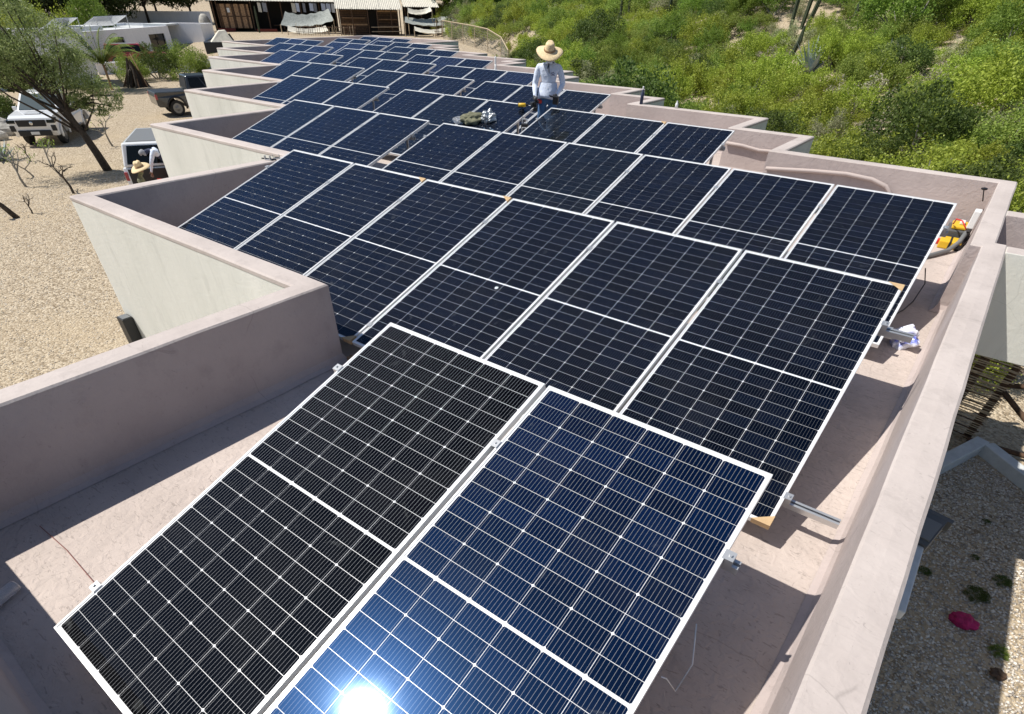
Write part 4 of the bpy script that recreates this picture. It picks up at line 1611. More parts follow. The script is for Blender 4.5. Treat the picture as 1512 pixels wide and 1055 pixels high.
part('block', pl_white, [(0.25, 0.3, -0.3, 0.55, 5.0, 2.75), (-7.5, 0.3, -0.3, -7.2, 5, 3.3)], tw)
part('roof', conc, [(-7.2, 0.3, 3.0, 0.25, 5.0, 3.12)], tw)
lw = thing('garden_wall', 'low white capped wall behind the yard hedge', 'wall', (-55.5, 25.0, G0), R(70))
part('wall', pl_white, [(-4.5, 0, -0.2, 6.0, 0.3, 0.72)], lw)
part('coping', pl_white, [(-4.6, -0.06, 0.723, 6.1, 0.36, 0.82)], lw)


def roof_rack(lx, ly, n, w_, label):
    M = Matrix.Rotation(HA, 4, 'Z')
    p = Vector((-64.9, 27.0, G0)) + (M @ Vector((lx, ly, 0)))
    o = thing('rooftop_solar_rack', label, 'solar rack', (p.x, p.y, G0 + 2.4), HA, 'solar racks on the white house')
    L = n * 1.05
    T = Matrix.Translation((0, 0, 0.85)) @ Matrix.Rotation(R(-24), 4, 'X')
    for k in range(n):
        m2 = MB()
        m2.box(k * 1.05, 0, 0.25, k * 1.05 + 1.02, w_, 0.285, M=T)
        s_ = m2.build('solar_panel', sheet_m, o)
        m2 = MB()
        m2.box(k * 1.05 + .03, .03, 0.286, k * 1.05 + .99, w_ - .03, 0.289, M=T)
        m2.build('cells', cell_navy, s_)
    for x in (0.1, L - 0.15):
        m2 = MB()
        m2.box(x, w_ * 0.88, 0, x + 0.05, w_ * 0.88 + 0.05, 0.38)
        m2.box(x, 0.1, 0, x + 0.05, 0.15, 1.03)
        m2.build('leg', rail_m, o)
    return o


roof_rack(0.2, 1.8, 5, 1.9, 'long tilted solar rack on the white house roof above the black window')
roof_rack(-5.6, 1.6, 3, 1.9, 'shorter tilted solar rack on the left part of the white house roof')

# far white wall behind the dark trees
bw = thing('boundary_wall', 'long white boundary wall half hidden behind dark trees', 'wall', (-98, 40, G0), R(60))
part('wall', pl_white, [(-16, 0, -0.5, 14, 0.3, 3.3)], bw)

# ------------------------------------------------------------------ sheds
ZS = -2.1
sh = thing('plank_shed', 'dark open fronted wooden shed with plank doors and posts', 'shed', (-70, 48.5, ZS), R(55.4))
for x in (-7.0, -6.55, -2.75, -0.9, 0.7, 3.0, 5.2, 7.1):
    m2 = MB()
    m2.tube([(x, 0, -0.3), (x + 0.03, 0, 2.75)], 0.075, 7)
    m2.build('post', wood_br, sh)
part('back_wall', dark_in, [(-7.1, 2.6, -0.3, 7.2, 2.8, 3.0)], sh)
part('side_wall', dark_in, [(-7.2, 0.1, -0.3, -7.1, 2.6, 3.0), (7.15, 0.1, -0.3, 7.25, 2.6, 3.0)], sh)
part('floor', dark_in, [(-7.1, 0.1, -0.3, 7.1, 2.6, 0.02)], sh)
part('bench', wood_br, [(-0.5, 1.2, 0.5, 3.2, 2.0, 0.6), (3.3, 1.0, 0.9, 6.9, 1.8, 1.0), (3.4, 1.0, 0, 3.5, 1.1, .9), (6.8, 1.0, 0, 6.9, 1.1, .9)], sh)
for k in range(2):
    d_ = part('door', wood_br, [(-6.45 + k * 1.75, 0.06, 0.32, -6.38 + k * 1.75, 0.1, 2.5)], sh)
    for i in range(7):
        part('plank', wood_tan if (i + k) % 3 else wood_br, [(-6.37 + k * 1.75 + i * 0.235, 0.03 + 0.008 * (i % 2), 0.32, -6.37 + k * 1.75 + i * 0.235 + 0.225, 0.07 + 0.008 * (i % 2), 2.5)], d_)
    part('rail', wood_br, [(-6.4 + k * 1.75, 0.0, 1.35, -4.75 + k * 1.75, 0.028, 1.45)], d_)
part('notice', white_pl, [(-5.45, -0.03, 1.75, -5.15, -0.002, 2.15)], sh)
part('step', redbr, [(-6.9, -0.9, -0.25, -5.0, -0.3, 0.02), (-6.9, -0.3, -0.25, -5.0, 0.0, 0.3)], sh)


def corrugated(x0, x1, y0, y1, z0, z1, pitch=0.17, amp=0.03):
    n = int((x1 - x0) / pitch * 6)
    vs, fs = [], []
    for i in range(n + 1):
        x = x0 + (x1 - x0) * i / n
        h = amp * math.sin(2 * math.pi * (x - x0) / pitch)
        vs += [(x, y0, z0 + h), (x, y1, z1 + h), (x, y1, z1 + h - 0.012), (x, y0, z0 + h - 0.012)]
    for i in range(n):
        a, b = i * 4, i * 4 + 4
        fs += [(a, b, b + 1, a + 1), (a + 3, a + 2, b + 2, b + 3), (a, a + 3, b + 3, b)]
    mb = MB()
    mb.add(vs, fs)
    return mb


for x0, x1 in ((-7.6, -2.6), (-2.58, 2.4), (2.42, 7.4)):
    corrugated(x0, x1, -0.4, 3.2, 2.82, 3.35).build('roof_sheet', roof_tin, sh)
g = np.random.default_rng(14)
for i, x in enumerate((-1.9, -1.35, 2.0, 2.5, 3.3, 4.1, 4.6, 5.5, 6.1, 6.7)):
    cm_ = (canvas, white_pl, shirt_w, greycl)[int(g.integers(0, 4))]
    o = thing('hanging_cloth', f'{("cream", "white", "pale blue", "grey")[(canvas, white_pl, shirt_w, greycl).index(cm_)]} cloth hung under the shed eave, {ORD[i + 1]} along the line', 'cloth', (-70, 48.5, ZS), R(55.4), 'cloths hung under the shed eave')
    wd, hg = g.uniform(0.3, 0.5), g.uniform(0.5, 1.0)
    m2 = MB()
    vs = []
    for j in range(5):
        for k in range(7):
            vs.append((x + wd * k / 6, -0.2 + 0.04 * math.sin(k * 1.9 + j), 2.66 - hg * j / 4 + 0.02 * math.sin(k)))
    m2.add(vs + [(a_, b_ + 0.01, c_) for a_, b_, c_ in vs], [(j * 7 + k, j * 7 + k + 1, j * 7 + k + 8, j * 7 + k + 7) for j in range(4) for k in range(6)] + [(35 + j * 7 + k, 35 + j * 7 + k + 7, 35 + j * 7 + k + 8, 35 + j * 7 + k + 1) for j in range(4) for k in range(6)])
    m2.build('cloth', cm_, o, smooth=True)
cbn = thing('corrugated_cabin', 'dark wooden cabin under a pale corrugated sheet roof', 'cabin', (-60, 49.8, ZS), R(50.9))
for i in range(3):
    corrugated(-0.2 + i * 2.5, 2.29 + i * 2.5, -1.1, 3.6, 2.32, 3.85, 0.21, 0.035).build('roof_sheet', roof_tin, cbn)
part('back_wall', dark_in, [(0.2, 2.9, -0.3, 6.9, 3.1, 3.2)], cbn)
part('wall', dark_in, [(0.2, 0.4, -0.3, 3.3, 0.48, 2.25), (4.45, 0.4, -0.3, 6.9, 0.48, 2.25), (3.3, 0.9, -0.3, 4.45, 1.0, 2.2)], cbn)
g = np.random.default_rng(8)
for i in range(11):
    for (a, b) in ((0.25, 3.25), (4.5, 6.85)):
        mm = wood_tan if g.uniform() < 0.18 else wood_br
        part('plank', mm, [(a, 0.36 - 0.012 * (i % 2), 0.05 + i * 0.2, b, 0.395, 0.05 + i * 0.2 + 0.16)], cbn)
for x in (0.1, 1.6, 3.35, 4.4, 6.0, 7.0):
    m2 = MB()
    m2.tube([(x, -0.9, -0.3), (x, -0.85, 2.42)], 0.06, 7)
    m2.build('post', wood_br, cbn)
for z in (0.35, 0.75):
    m2 = MB()
    m2.tube([(3.6, -0.95, z), (7.1, -0.95, z + 0.04)], 0.035, 6)
    m2.build('rail', stick_m, cbn)
part('shelf', wood_tan, [(0.5, -0.3, 1.5, 3.0, 0.2, 1.54), (4.6, -0.3, 0.8, 6.7, 0.2, 0.84), (4.6, -0.3, 1.4, 6.7, 0.2, 1.44)], cbn)
m2 = MB()
corr = corrugated(7.6, 11.8, 0.6, 3.6, 2.55, 3.2, 0.21, 0.035)
lean = thing('lean_to', 'pale corrugated lean-to roof right of the cabin', 'shed', (-60, 49.8, ZS), R(50.9))
corr.build('roof_sheet', roof_tin, lean)
for x in (7.8, 9.7, 11.6):
    m2 = MB()
    m2.tube([(x, 0.8, -0.3), (x, 0.8, 2.55)], 0.06, 7)
    m2.build('post', wood_br, lean)
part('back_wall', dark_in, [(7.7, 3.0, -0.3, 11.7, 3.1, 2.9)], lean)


def sail(name, base, ang, P4, sag, mt, label, cat, ruff=0.03, nx=28, ny=10, hang=0.0):
    """a cloth slung between four tied corners"""
    o = thing(name, label, cat, base, ang, 'shade cloths slung in front of the sheds')
    A_, B_, C_, D_ = [Vector(p) for p in P4]
    vs, fs = [], []
    for j in range(ny + 1):
        v = j / ny
        for i in range(nx + 1):
            u = i / nx
            p = A_.lerp(B_, u).lerp(D_.lerp(C_, u), v)
            s_ = sag * 4 * u * (1 - u) * (0.55 + 0.45 * math.sin(v * 3.1))
            wv = ruff * math.sin(v * 23 + u * 4) * 4 * u * (1 - u) + ruff * 0.7 * math.sin(u * 31 + v * 9)
            vs.append((p.x, p.y + wv * 1.5, p.z - s_ + wv))
    k = len(vs)
    vs += [(x, y + 0.01, z - 0.008) for x, y, z in vs]
    for j in range(ny):
        for i in range(nx):
            a = j * (nx + 1) + i
            fs.append((a, a + 1, a + nx + 2, a + nx + 1))
            fs.append((k + a, k + a + nx + 1, k + a + nx + 2, k + a + 1))
    mb = MB()
    mb.add(vs, fs)
    mb.build('cloth', mt, o, smooth=True)
    for p in (A_, B_):
        m2 = MB()
        m2.tube([(p.x, p.y, -0.3), (p.x, p.y, p.z + 0.1)], 0.05, 6)
        m2.build('post', stick_m, o)
    return o


sb = (-66.5, 46.2, ZS)
sail('shade_cloth', sb, R(54), [(0.2, -0.6, 0.75), (6.3, -0.6, 1.25), (6.0, 1.2, 2.2), (1.0, 1.2, 1.95)], 0.62, shade_g, 'big grey shade mesh sagging in folds left of the cabin', 'shade cloth', 0.06)
sail('shade_cloth', sb, R(54), [(0.9, -3.4, 0.35), (5.4, -3.4, 0.4), (5.2, -2.6, 0.8), (1.0, -2.6, 0.8)], 0.45, canvas, 'cream canvas hanging under the big grey shade mesh', 'shade cloth', 0.02)
cb_ = (-60, 49.8, ZS)
sail('shade_cloth', cb_, R(50.9), [(7.3, -3.0, 1.25), (13.4, -3.0, 1.25), (12.9, -0.9, 1.95), (7.6, -0.9, 1.75)], 0.55, shade_g, 'grey shade mesh slung right of the cabin', 'shade cloth', 0.04)
sail('shade_cloth', cb_, R(50.9), [(8.2, -4.4, 0.6), (12.4, -4.4, 0.65), (12.2, -3.6, 0.95), (8.3, -3.6, 0.95)], 0.5, canvas, 'cream canvas sling below the right hand grey mesh', 'shade cloth', 0.02)
sail('shade_cloth', cb_, R(50.9), [(7.9, -1.4, 2.05), (10.7, -1.4, 2.25), (10.6, -0.8, 2.6), (8.0, -0.8, 2.5)], 0.42, canvas, 'small upper cream canvas by the lean-to roof', 'shade cloth', 0.02)

# stick fences and the wire fence
def stick_fence(p, q, h, n, label, seed):
    g = np.random.default_rng(seed)
    o = thing('stick_fence', label, 'fence', (p[0], p[1], float(terrain(*p))), math.atan2(q[1] - p[1], q[0] - p[0]), 'stick fences by the sheds')
    L = math.hypot(q[0] - p[0], q[1] - p[1])
    for i in range(n):
        x = L * i / (n - 1) + g.normal() * 0.04
        m2 = MB()
        m2.tube([(x, 0, -0.15), (x + g.normal() * 0.06, g.normal() * 0.05, h * g.uniform(0.75, 1.1))], g.uniform(0.015, 0.035), 5)
        m2.build('stick', stick_m if g.uniform() < .5 else wood_br, o)
    for z in (h * 0.3, h * 0.8):
        m2 = MB()
        m2.tube([(-0.1, 0.03, z), (L + 0.1, 0.03, z + g.normal() * .04)], 0.03, 6)
        m2.build('rail', wood_br, o)


stick_fence((-62.5, 45.6), (-56.6, 49.2), 0.95, 26, 'low rough stick fence in front of the cabin', 1)
stick_fence((-49.9, 55.2), (-46.6, 57.6), 1.7, 34, 'dense stick fence right of the cream canvas sling', 2)
wf = thing('wire_fence', 'sagging wire mesh fence with thin posts climbing along the hillside', 'fence', (-48.0, 58.0, -2.1))
WP = [(-48.0, 54.4), (-44.0, 51.5), (-40.0, 48.7), (-36.0, 45.8), (-32.0, 42.8), (-28.0, 39.6), (-24.5, 36.0), (-21.0, 31.5)]
tops = []
for x, y in WP:
    z = float(terrain(x, y)) + 2.1
    tops.append((x + 48, y - 58, z + 1.55))
    m2 = MB()
    m2.tube([(x + 48, y - 58, z - 0.2), (x + 48, y - 58, z + 1.6)], 0.035, 6)
    m2.build('post', stick_m, wf)
m2 = MB()
m2.tube(tops, 0.035, 6)
m2.build('rail', stick_m, wf)
m2 = MB()
for i in range(len(tops) - 1):
    a, b = Vector(tops[i]), Vector(tops[i + 1])
    for k in range(9):
        z = -0.08 - k * 0.18
        m2.tube([a + Vector((0, 0, z)), b + Vector((0, 0, z))], 0.008, 3, cap=False)
    for k in range(26):
        p = a.lerp(b, k / 26)
        m2.tube([p, p - Vector((0, 0, 1.5))], 0.007, 3, cap=False)
m2.build('mesh_wires', twig, wf, kind='stuff')
# things around the sheds
o = thing('planter_box', 'long red brown planter box in front of the plank shed', 'planter', (-70, 48.5, ZS), R(55.4))
part('box', redbr, [(-2.55, -0.9, -0.1, -0.2, -0.4, 0.28)], o, 0.01)
part('soil', dark_in, [(-2.5, -0.86, 0.281, -0.25, -0.44, 0.30)], o)
cc_ = cactus(-69.2, 45.2, [(0, 0, 2.4, 0.05)], 'single green column cactus in front of the plank shed', 8)
cv = thing('covered_trailer', 'black box trailer with a white tarp tented on top', 'trailer', (-62.5, 35.9, G0), R(62))
part('body', black_pl, [(-1.6, -0.9, 0.5, 1.4, 0.9, 1.55)], cv, 0.03)
m2 = MB()
m2.add([(-0.9, -0.8, 1.56), (1.3, -0.85, 1.56), (1.3, 0.85, 1.56), (-0.9, 0.8, 1.56), (0.1, -0.35, 2.45), (0.75, -0.3, 2.5), (0.75, 0.3, 2.5), (0.1, 0.35, 2.45)],
       [(0, 1, 5, 4), (1, 2, 6, 5), (2, 3, 7, 6), (3, 0, 4, 7), (4, 5, 6, 7)])
m2.build('tarp', canvas, cv, bevel=0.06)
m2 = MB()
m2.tube([(1.0, -0.5, 2.2), (1.55, -0.6, 1.2)], 0.09, 8)
m2.build('roll', black_pl, cv)
for sx in (-0.9, 0.7):
    for sy in (-0.85, 0.75):
        m2 = MB()
        m2.lathe([(0.3, 0), (0.32, 0.03), (0.32, 0.12), (0.3, 0.15)], (0, 0, 0), 16, M=Matrix.Translation((sx, sy + 0.1, 0.32)) @ Matrix.Rotation(R(90), 4, 'X'))
        m2.build('wheel', rubber, cv)
o = thing('hooded_tank', 'rounded pale stone chimney pot at the right end of the white house roof', 'chimney', (-75.2, 42.0, ZS - 0.2))
m2 = MB()
m2.lathe([(0.7, -1.0), (0.72, 0.6), (0.65, 1.2), (0.45, 1.6), (0.2, 1.8)], n=14)
m2.build('pot', rock_m, o, smooth=True)
o.name = 'chimney_pot'
o = thing('thatch_pile', 'dark brown heap of dry stalks with a leaning plank beside the palm', 'pile', (-47.0, 19.2, G0))
g = np.random.default_rng(31)
for i in range(70):
    a_ = g.uniform(0, 6.28)
    q_ = g.uniform(0.3, 1.05)
    m2 = MB()
    m2.tube([(q_ * math.cos(a_), q_ * math.sin(a_), -0.03), (0.45 * q_ * math.cos(a_ + .2), 0.45 * q_ * math.sin(a_ + .2), 0.8 + g.normal() * 0.1), (0.1 * math.cos(a_), 0.1 * math.sin(a_), 1.35 + g.normal() * 0.15)], g.uniform(0.03, 0.07), 5)
    m2.build('stalk', bark if i % 3 else wood_br, o)
m2 = MB()
m2.box(-0.06, -0.02, 0, 0.06, 0.02, 2.2, M=Matrix.Translation((0.9, 0.3, 0)) @ Matrix.Rotation(R(-28), 4, 'Y'))
m2.build('plank', wood_tan, o)

# ------------------------------------------------------------------ vehicles
def arc(cx_, cz, r, a0, a1, n=8):
    return [(cx_ + r * math.cos(R(a0 + (a1 - a0) * i / n)), cz + r * math.sin(R(a0 + (a1 - a0) * i / n))) for i in range(n + 1)]


def vehicle(name, label, cat, loc, rz, paint, kind='pickup', plate=True, group='vehicles parked in the yard'):
    o = thing(name, label, cat, loc, rz, group)
    W2 = 0.94
    fx, bx = 1.65, -1.65
    low = [(2.40, 0.42), (2.54, 0.60), (2.58, 0.98), (2.52, 1.12), (2.25, 1.18)]
    hood = [(1.15, 1.25), (1.05, 1.25)]
    tail = {'pickup': [(-0.95, 1.16), (-2.62, 1.16), (-2.66, 0.95), (-2.64, 0.55), (-2.55, 0.48)], 'suv': [(-0.9, 1.18), (-2.40, 1.18), (-2.48, 0.95), (-2.48, 0.55), (-2.4, 0.48)]}[kind]
    under = [(-2.15, 0.46)] + arc(bx, 0.42, 0.47, 180, 0) + [(-1.1, 0.40), (1.1, 0.40)] + arc(fx, 0.42, 0.47, 180, 0)
    mb = MB()
    mb.prism(low + hood + tail + under, -W2, W2)
    def shape(p):
        x, y, z = p
        k = 1 - 0.09 * max(0.0, (x - 1.3) / 1.3) - 0.05 * max(0.0, (-x - 2.2) / 0.5) - 0.05 * max(0.0, (0.62 - z) / 0.3) * (abs(x) < 3)
        return (x, y * k, z)
    mb.v = [shape(p) for p in mb.v]
    body = mb.build('body', paint, o, bevel=0.085, seg=4)
    for s in (-1, 1):
        for wx in (fx, bx):
            mb = MB()
            mb.tube([(px_, s * 0.925, pz_) for px_, pz_ in arc(wx, 0.42, 0.50, 188, -8, 12)], 0.05, 6)
            mb.build('wheel_arch', paint if paint is wh_paint else black_pl, o, smooth=True)
    # greenhouse
    xr = -0.85 if kind == 'pickup' else -2.42
    xt = -0.72 if kind == 'pickup' else -2.28
    b0 = [(1.32, -0.86), (xr, -0.88), (xr, 0.88), (1.32, 0.86)]
    t0 = [(0.45, -0.71), (xt, -0.73), (xt, 0.73), (0.45, 0.71)]
    mb = MB()
    zb, zt_ = 1.2, 1.84
    mb.add([(x, y, zb) for x, y in b0] + [(x, y, zt_) for x, y in t0], [(0, 1, 5, 4), (1, 2, 6, 5), (2, 3, 7, 6), (3, 0, 4, 7), (4, 5, 6, 7), (3, 2, 1, 0)])
    mb.build('cab', paint, o, bevel=0.05, seg=3)

    def pane(nm, q, m=glassd):
        q = [Vector(p) for p in q]
        nn = (q[1] - q[0]).cross(q[2] - q[0]).normalized() * 0.012
        mb = MB()
        mb.add([p + nn for p in q] + [p - nn * 2 for p in q], [(0, 1, 2, 3), (7, 6, 5, 4), (0, 4, 5, 1), (1, 5, 6, 2), (2, 6, 7, 3), (3, 7, 4, 0)])
        return mb.build(nm, m, o)

    def on(face, u, v):
        i, j = face
        B0, B1 = Vector((*b0[i], zb)), Vector((*b0[j], zb))
        T0, T1 = Vector((*t0[i], zt_)), Vector((*t0[j], zt_))
        return B0.lerp(B1, u).lerp(T0.lerp(T1, u), v)
    pane('windscreen', [on((3, 0), 0.06, 0.1), on((3, 0), 0.94, 0.1), on((3, 0), 0.92, 0.9), on((3, 0), 0.08, 0.9)][::1], glassg)
    pane('rear_window', [on((1, 2), 0.07, 0.12), on((1, 2), 0.93, 0.12), on((1, 2), 0.9, 0.88), on((1, 2), 0.1, 0.88)])
    segs = ((0.1, 0.46), (0.5, 0.92)) if kind == 'pickup' else ((0.08, 0.3), (0.33, 0.6), (0.63, 0.94))
    for face in ((0, 1), (2, 3)):
        for u0, u1 in segs:
            if face == (2, 3):
                u0, u1 = 1 - u1, 1 - u0
            pane('side_window', [on(face, u0, 0.14), on(face, u1, 0.14), on(face, u1, 0.86), on(face, u0, 0.86)])
    # nose
    mb = MB()
    mb.prism([(-0.60, 1.05), (0.60, 1.05), (0.56, 0.80), (-0.56, 0.80)], 2.565, 2.60, axis='x')
    gr = mb.build('grille', black_pl, o, bevel=0.02)
    m2 = MB()
    m2.lathe([(0.07, 0), (0.07, 0.012), (0.04, 0.02)], (0, 0, 0), 14, M=Matrix.Translation((2.60, 0, 0.925)) @ Matrix.Rotation(R(90), 4, 'Y'))
    m2.build('emblem', silver, gr)
    mb = MB()
    mb.box(2.545, -0.66, 0.44, 2.605, 0.66, 0.66)
    mb.build('bumper', black_pl, o, bevel=0.03)
    if plate:
        mb = MB()
        mb.box(2.605, -0.17, 0.5, 2.615, 0.17, 0.61)
        mb.build('licence_plate', white_pl, o)
    for s in (-1, 1):
        mb = MB()
        mb.prism([(2.30, 0.94), (2.59, 0.92), (2.58, 1.04), (2.2, 1.10)], s * 0.62 if s > 0 else -0.95, 0.95 if s > 0 else -0.62)
        mb.build('headlight', glassd, o, bevel=0.012)
        mb = MB()
        mb.box(2.52, min(s * 0.72, s * 0.92), 0.62, 2.59, max(s * 0.72, s * 0.92), 0.84)
        mb.build('fog_lamp', black_pl, o, bevel=0.02)
        mb = MB()
        mb.box(0.78, min(s * 0.93, s * 1.12), 1.2, 0.90, max(s * 0.93, s * 1.12), 1.36)
        mb.build('mirror', paint if paint is not dk_paint else black_pl, o, bevel=0.03)
        rx_ = -2.64 if kind == 'pickup' else -2.47
        mb = MB()
        mb.box(rx_ - 0.02, min(s * 0.82, s * 0.92), 0.84, rx_ + 0.1, max(s * 0.82, s * 0.92), 1.08)
        mb.build('tail_light', rd_paint, o, bevel=0.015)
        for wx in (fx, bx):
            mb = MB()
            M = Matrix.Translation((wx, s * 0.70, 0.385)) @ Matrix.Rotation(R(90), 4, 'X')
            mb.lathe([(0.24, -0.12), (0.365, -0.115), (0.385, -0.08), (0.385, 0.08), (0.365, 0.115), (0.24, 0.12)], n=26, M=M)
            wh = mb.build('wheel', rubber, o)
            mb = MB()
            mb.lathe([(0.05, -s * 0.05 - .12 * s), (0.22, -s * 0.1 - .01 * s), (0.245, -s * 0.135)][::1], n=20, M=M)
            for k in range(6):
                a = k * math.pi / 3
                Mk = M @ Matrix.Rotation(a, 4, 'Z')
                mb.box(0.04, -0.022, -s * 0.14 - 0.012, 0.235, 0.022, -s * 0.14 + 0.012, M=Mk)
            mb.build('rim', rimm, wh)
    mb = MB()
    mb.box(1.45, -0.32, 1.20, 2.1, 0.32, 1.245)
    mb.build('hood_scoop', paint, o, bevel=0.03)
    for s in (-1, 1):
        mb = MB()
        mb.box(-0.9, min(s * 0.945, s * 0.99), 0.40, 1.0, max(s * 0.945, s * 0.99), 0.46)
        mb.build('side_step', black_pl, o, bevel=0.01)
        for hx in (0.05, -0.72):
            mb = MB()
            mb.box(hx, min(s * 0.94, s * 0.965), 1.02, hx + 0.2, max(s * 0.94, s * 0.965), 1.06)
            mb.build('door_handle', paint, o, bevel=0.008)
    if kind == 'pickup':
        mb = MB()
        mb.box(-2.56, -0.80, 0.9, -0.98, 0.80, 1.166)
        mb.build('bed_liner', black_pl, o)
    else:
        mb = MB()
        mb.box(-2.1, -0.62, 1.835, 0.25, 0.62, 1.86)
        mb.build('roof_panel', grey_pl, o, bevel=0.01)
        mb = MB()
        mb.box(-2.505, -0.78, 0.56, -2.486, 0.78, 1.16)
        mb.build('tailgate', black_pl, o, bevel=0.01)
    return o


vehicle('pickup_truck', 'white pickup truck facing the camera behind the leaning tree', 'pickup truck', (-30.06, 7.16, G0), R(-37.3), wh_paint)
vehicle('off_roader', 'white boxy off-roader with black rear seen behind the first wall corner', 'off-roader', (-16.5, 5.75, G0), R(146.5), wh_paint, 'suv')
vehicle('pickup_truck', 'dark pickup truck with only its rear showing beyond the second wall', 'pickup truck', (-32.15, 16.05, G0), R(75), dk_paint)
vehicle('parked_car', 'dark blue car mostly hidden behind the third wall', 'car', (-35.4, 19.6, G0), R(244.5), bl_paint, 'suv')
vehicle('utility_vehicle', 'red utility vehicle parked behind the hedge and low white wall', 'vehicle', (-59.6, 25.6, G0), R(66), rd_paint, 'suv')

# ------------------------------------------------------------------ people
def person(name, label, loc, rz, J, E_, face_dir=None, extra=None):
    """J: joint -> (x,y,z,radius); E_: list of (a,b,material). One continuous skinned body."""
    root = thing(name, label, 'person', loc, rz, 'people at work')
    keys = list(J)
    me = bpy.data.meshes.new('body')
    me.from_pydata([J[k][:3] for k in keys], [(keys.index(a), keys.index(b)) for a, b, _ in E_], [])
    tmp = bpy.data.objects.new('body_skeleton', me)
    COL.objects.link(tmp)
    sk = tmp.modifiers.new('skin', 'SKIN')
    sk.use_smooth_shade = True
    sk.branch_smoothing = 0.6
    for i, k in enumerate(keys):
        r = J[k][3]
        me.skin_vertices[0].data[i].radius = r if isinstance(r, tuple) else (r, r)
    me.skin_vertices[0].data[keys.index('pelvis')].use_root = True
    ss = tmp.modifiers.new('sub', 'SUBSURF')
    ss.levels = 2
    ss.render_levels = 2
    dg = bpy.context.evaluated_depsgraph_get()
    bm_ = bpy.data.meshes.new_from_object(tmp.evaluated_get(dg))
    bpy.data.objects.remove(tmp)
    bm_.name = 'body'
    mats_ = []
    for _, _, m in E_:
        if m not in mats_:
            mats_.append(m)
    bm_.materials.clear()
    for m in mats_:
        bm_.materials.append(m)
    P = np.array([J[k][:3] for k in keys])
    seg = [(P[keys.index(a)], P[keys.index(b)], (J[a][3] if not isinstance(J[a][3], tuple) else max(J[a][3])), mats_.index(m)) for a, b, m in E_]
    for f in bm_.polygons:
        c = np.array(f.center)
        best, bi = 1e9, 0
        for a, b, r, mi in seg:
            t = np.clip(np.dot(c - a, b - a) / (np.dot(b - a, b - a) + 1e-9), 0, 1)
            d = np.linalg.norm(c - a - t * (b - a)) / r
            if d < best:
                best, bi = d, mi
        f.material_index = bi
        f.use_smooth = True
    link('body', bm_, root)
    return root


def limbs(J, E_, tagn, sh, el, wr, fing, up, fore, hand, ru=0.062, rf=0.048):
    J['sh' + tagn] = (*sh, 0.075)
    J['ua' + tagn] = (*[(a * 0.5 + b * 0.5) for a, b in zip(sh, el)], ru)
    J['el' + tagn] = (*el, rf + 0.006)
    J['fa' + tagn] = (*[(a * 0.45 + b * 0.55) for a, b in zip(el, wr)], rf)
    J['wr' + tagn] = (*wr, 0.034)
    d = Vector(fing).normalized()
    pm = Vector(wr) + d * 0.07
    J['pm' + tagn] = (*pm, (0.042, 0.022))
    E_ += [('chest', 'sh' + tagn, up), ('sh' + tagn, 'ua' + tagn, up), ('ua' + tagn, 'el' + tagn, up), ('el' + tagn, 'fa' + tagn, fore), ('fa' + tagn, 'wr' + tagn, fore), ('wr' + tagn, 'pm' + tagn, hand)]
    side = d.cross(Vector((0, 0, 1)) if abs(d.z) < 0.8 else Vector((1, 0, 0))).normalized()
    curl = side.cross(d)
    for i in range(4):
        off = side * (i - 1.5) * 0.021
        L = (0.062, 0.074, 0.070, 0.055)[i]
        a = pm + off + d * 0.035
        b = a + d * L * 0.55 + curl * 0.012
        c = b + d * L * 0.3 + curl * 0.03
        for nm, p, r in (('a', a, 0.011), ('b', b, 0.010), ('c', c, 0.008)):
            J[f'f{i}{nm}{tagn}'] = (*p, r)
        E_ += [('pm' + tagn, f'f{i}a{tagn}', hand), (f'f{i}a{tagn}', f'f{i}b{tagn}', hand), (f'f{i}b{tagn}', f'f{i}c{tagn}', hand)]
    a = Vector(wr) + d * 0.04 + side * 0.04
    b = a + d * 0.03 + side * 0.022 + curl * 0.01
    J['ta' + tagn] = (*a, 0.012)
    J['tb' + tagn] = (*b, 0.010)
    E_ += [('wr' + tagn, 'ta' + tagn, hand), ('ta' + tagn, 'tb' + tagn, hand)]


def straw_hat(parent, c, tilt, s=1.0):
    M = Matrix.Translation(c) @ Matrix.Rotation(tilt[0], 4, 'X') @ Matrix.Rotation(tilt[1], 4, 'Y')
    mb = MB()
    n = 36
    prof = [(0.235, -0.025), (0.245, -0.03), (0.235, -0.015), (0.18, 0.008), (0.105, 0.012), (0.098, 0.06), (0.088, 0.115), (0.065, 0.14), (0.03, 0.132), (0.004, 0.128)]
    vs, fs = [], []
    for r, z in prof:
        for k in range(n):
            a = 2 * math.pi * k / n
            cr = math.cos(a)
            rz_ = r * s
            zz_ = z * s
            if r > 0.15:
                zz_ += 0.03 * s * (r / 0.235) ** 2 * (abs(cr) ** 2 - 0.4)
                rz_ *= 1 + 0.04 * math.sin(3 * a)
            if 0.02 < r < 0.1 and z > 0.1:
                zz_ -= 0.02 * s * max(0, 0.7 - abs(math.sin(a))) 
            vs.append(M @ Vector((rz_ * cr * (0.9 if r < 0.12 else 1), rz_ * math.sin(a), zz_)))
    for i in range(len(prof) - 1):
        for k in range(n):
            k2 = (k + 1) % n
            fs.append((i * n + k, i * n + k2, (i + 1) * n + k2, (i + 1) * n + k))
    fs.append(tuple(range(n)))
    fs.append(tuple((len(prof) - 1) * n + k for k in range(n)))
    mb.add(vs, fs)
    h = mb.build('straw_hat', straw, parent, smooth=True)
    mb = MB()
    mb.lathe([(0.106 * s, 0.014 * s), (0.108 * s, 0.016 * s), (0.104 * s, 0.04 * s), (0.1 * s, 0.042 * s)], n=28, M=M)
    mb.build('hat_band', wood_tan, h)
    return h


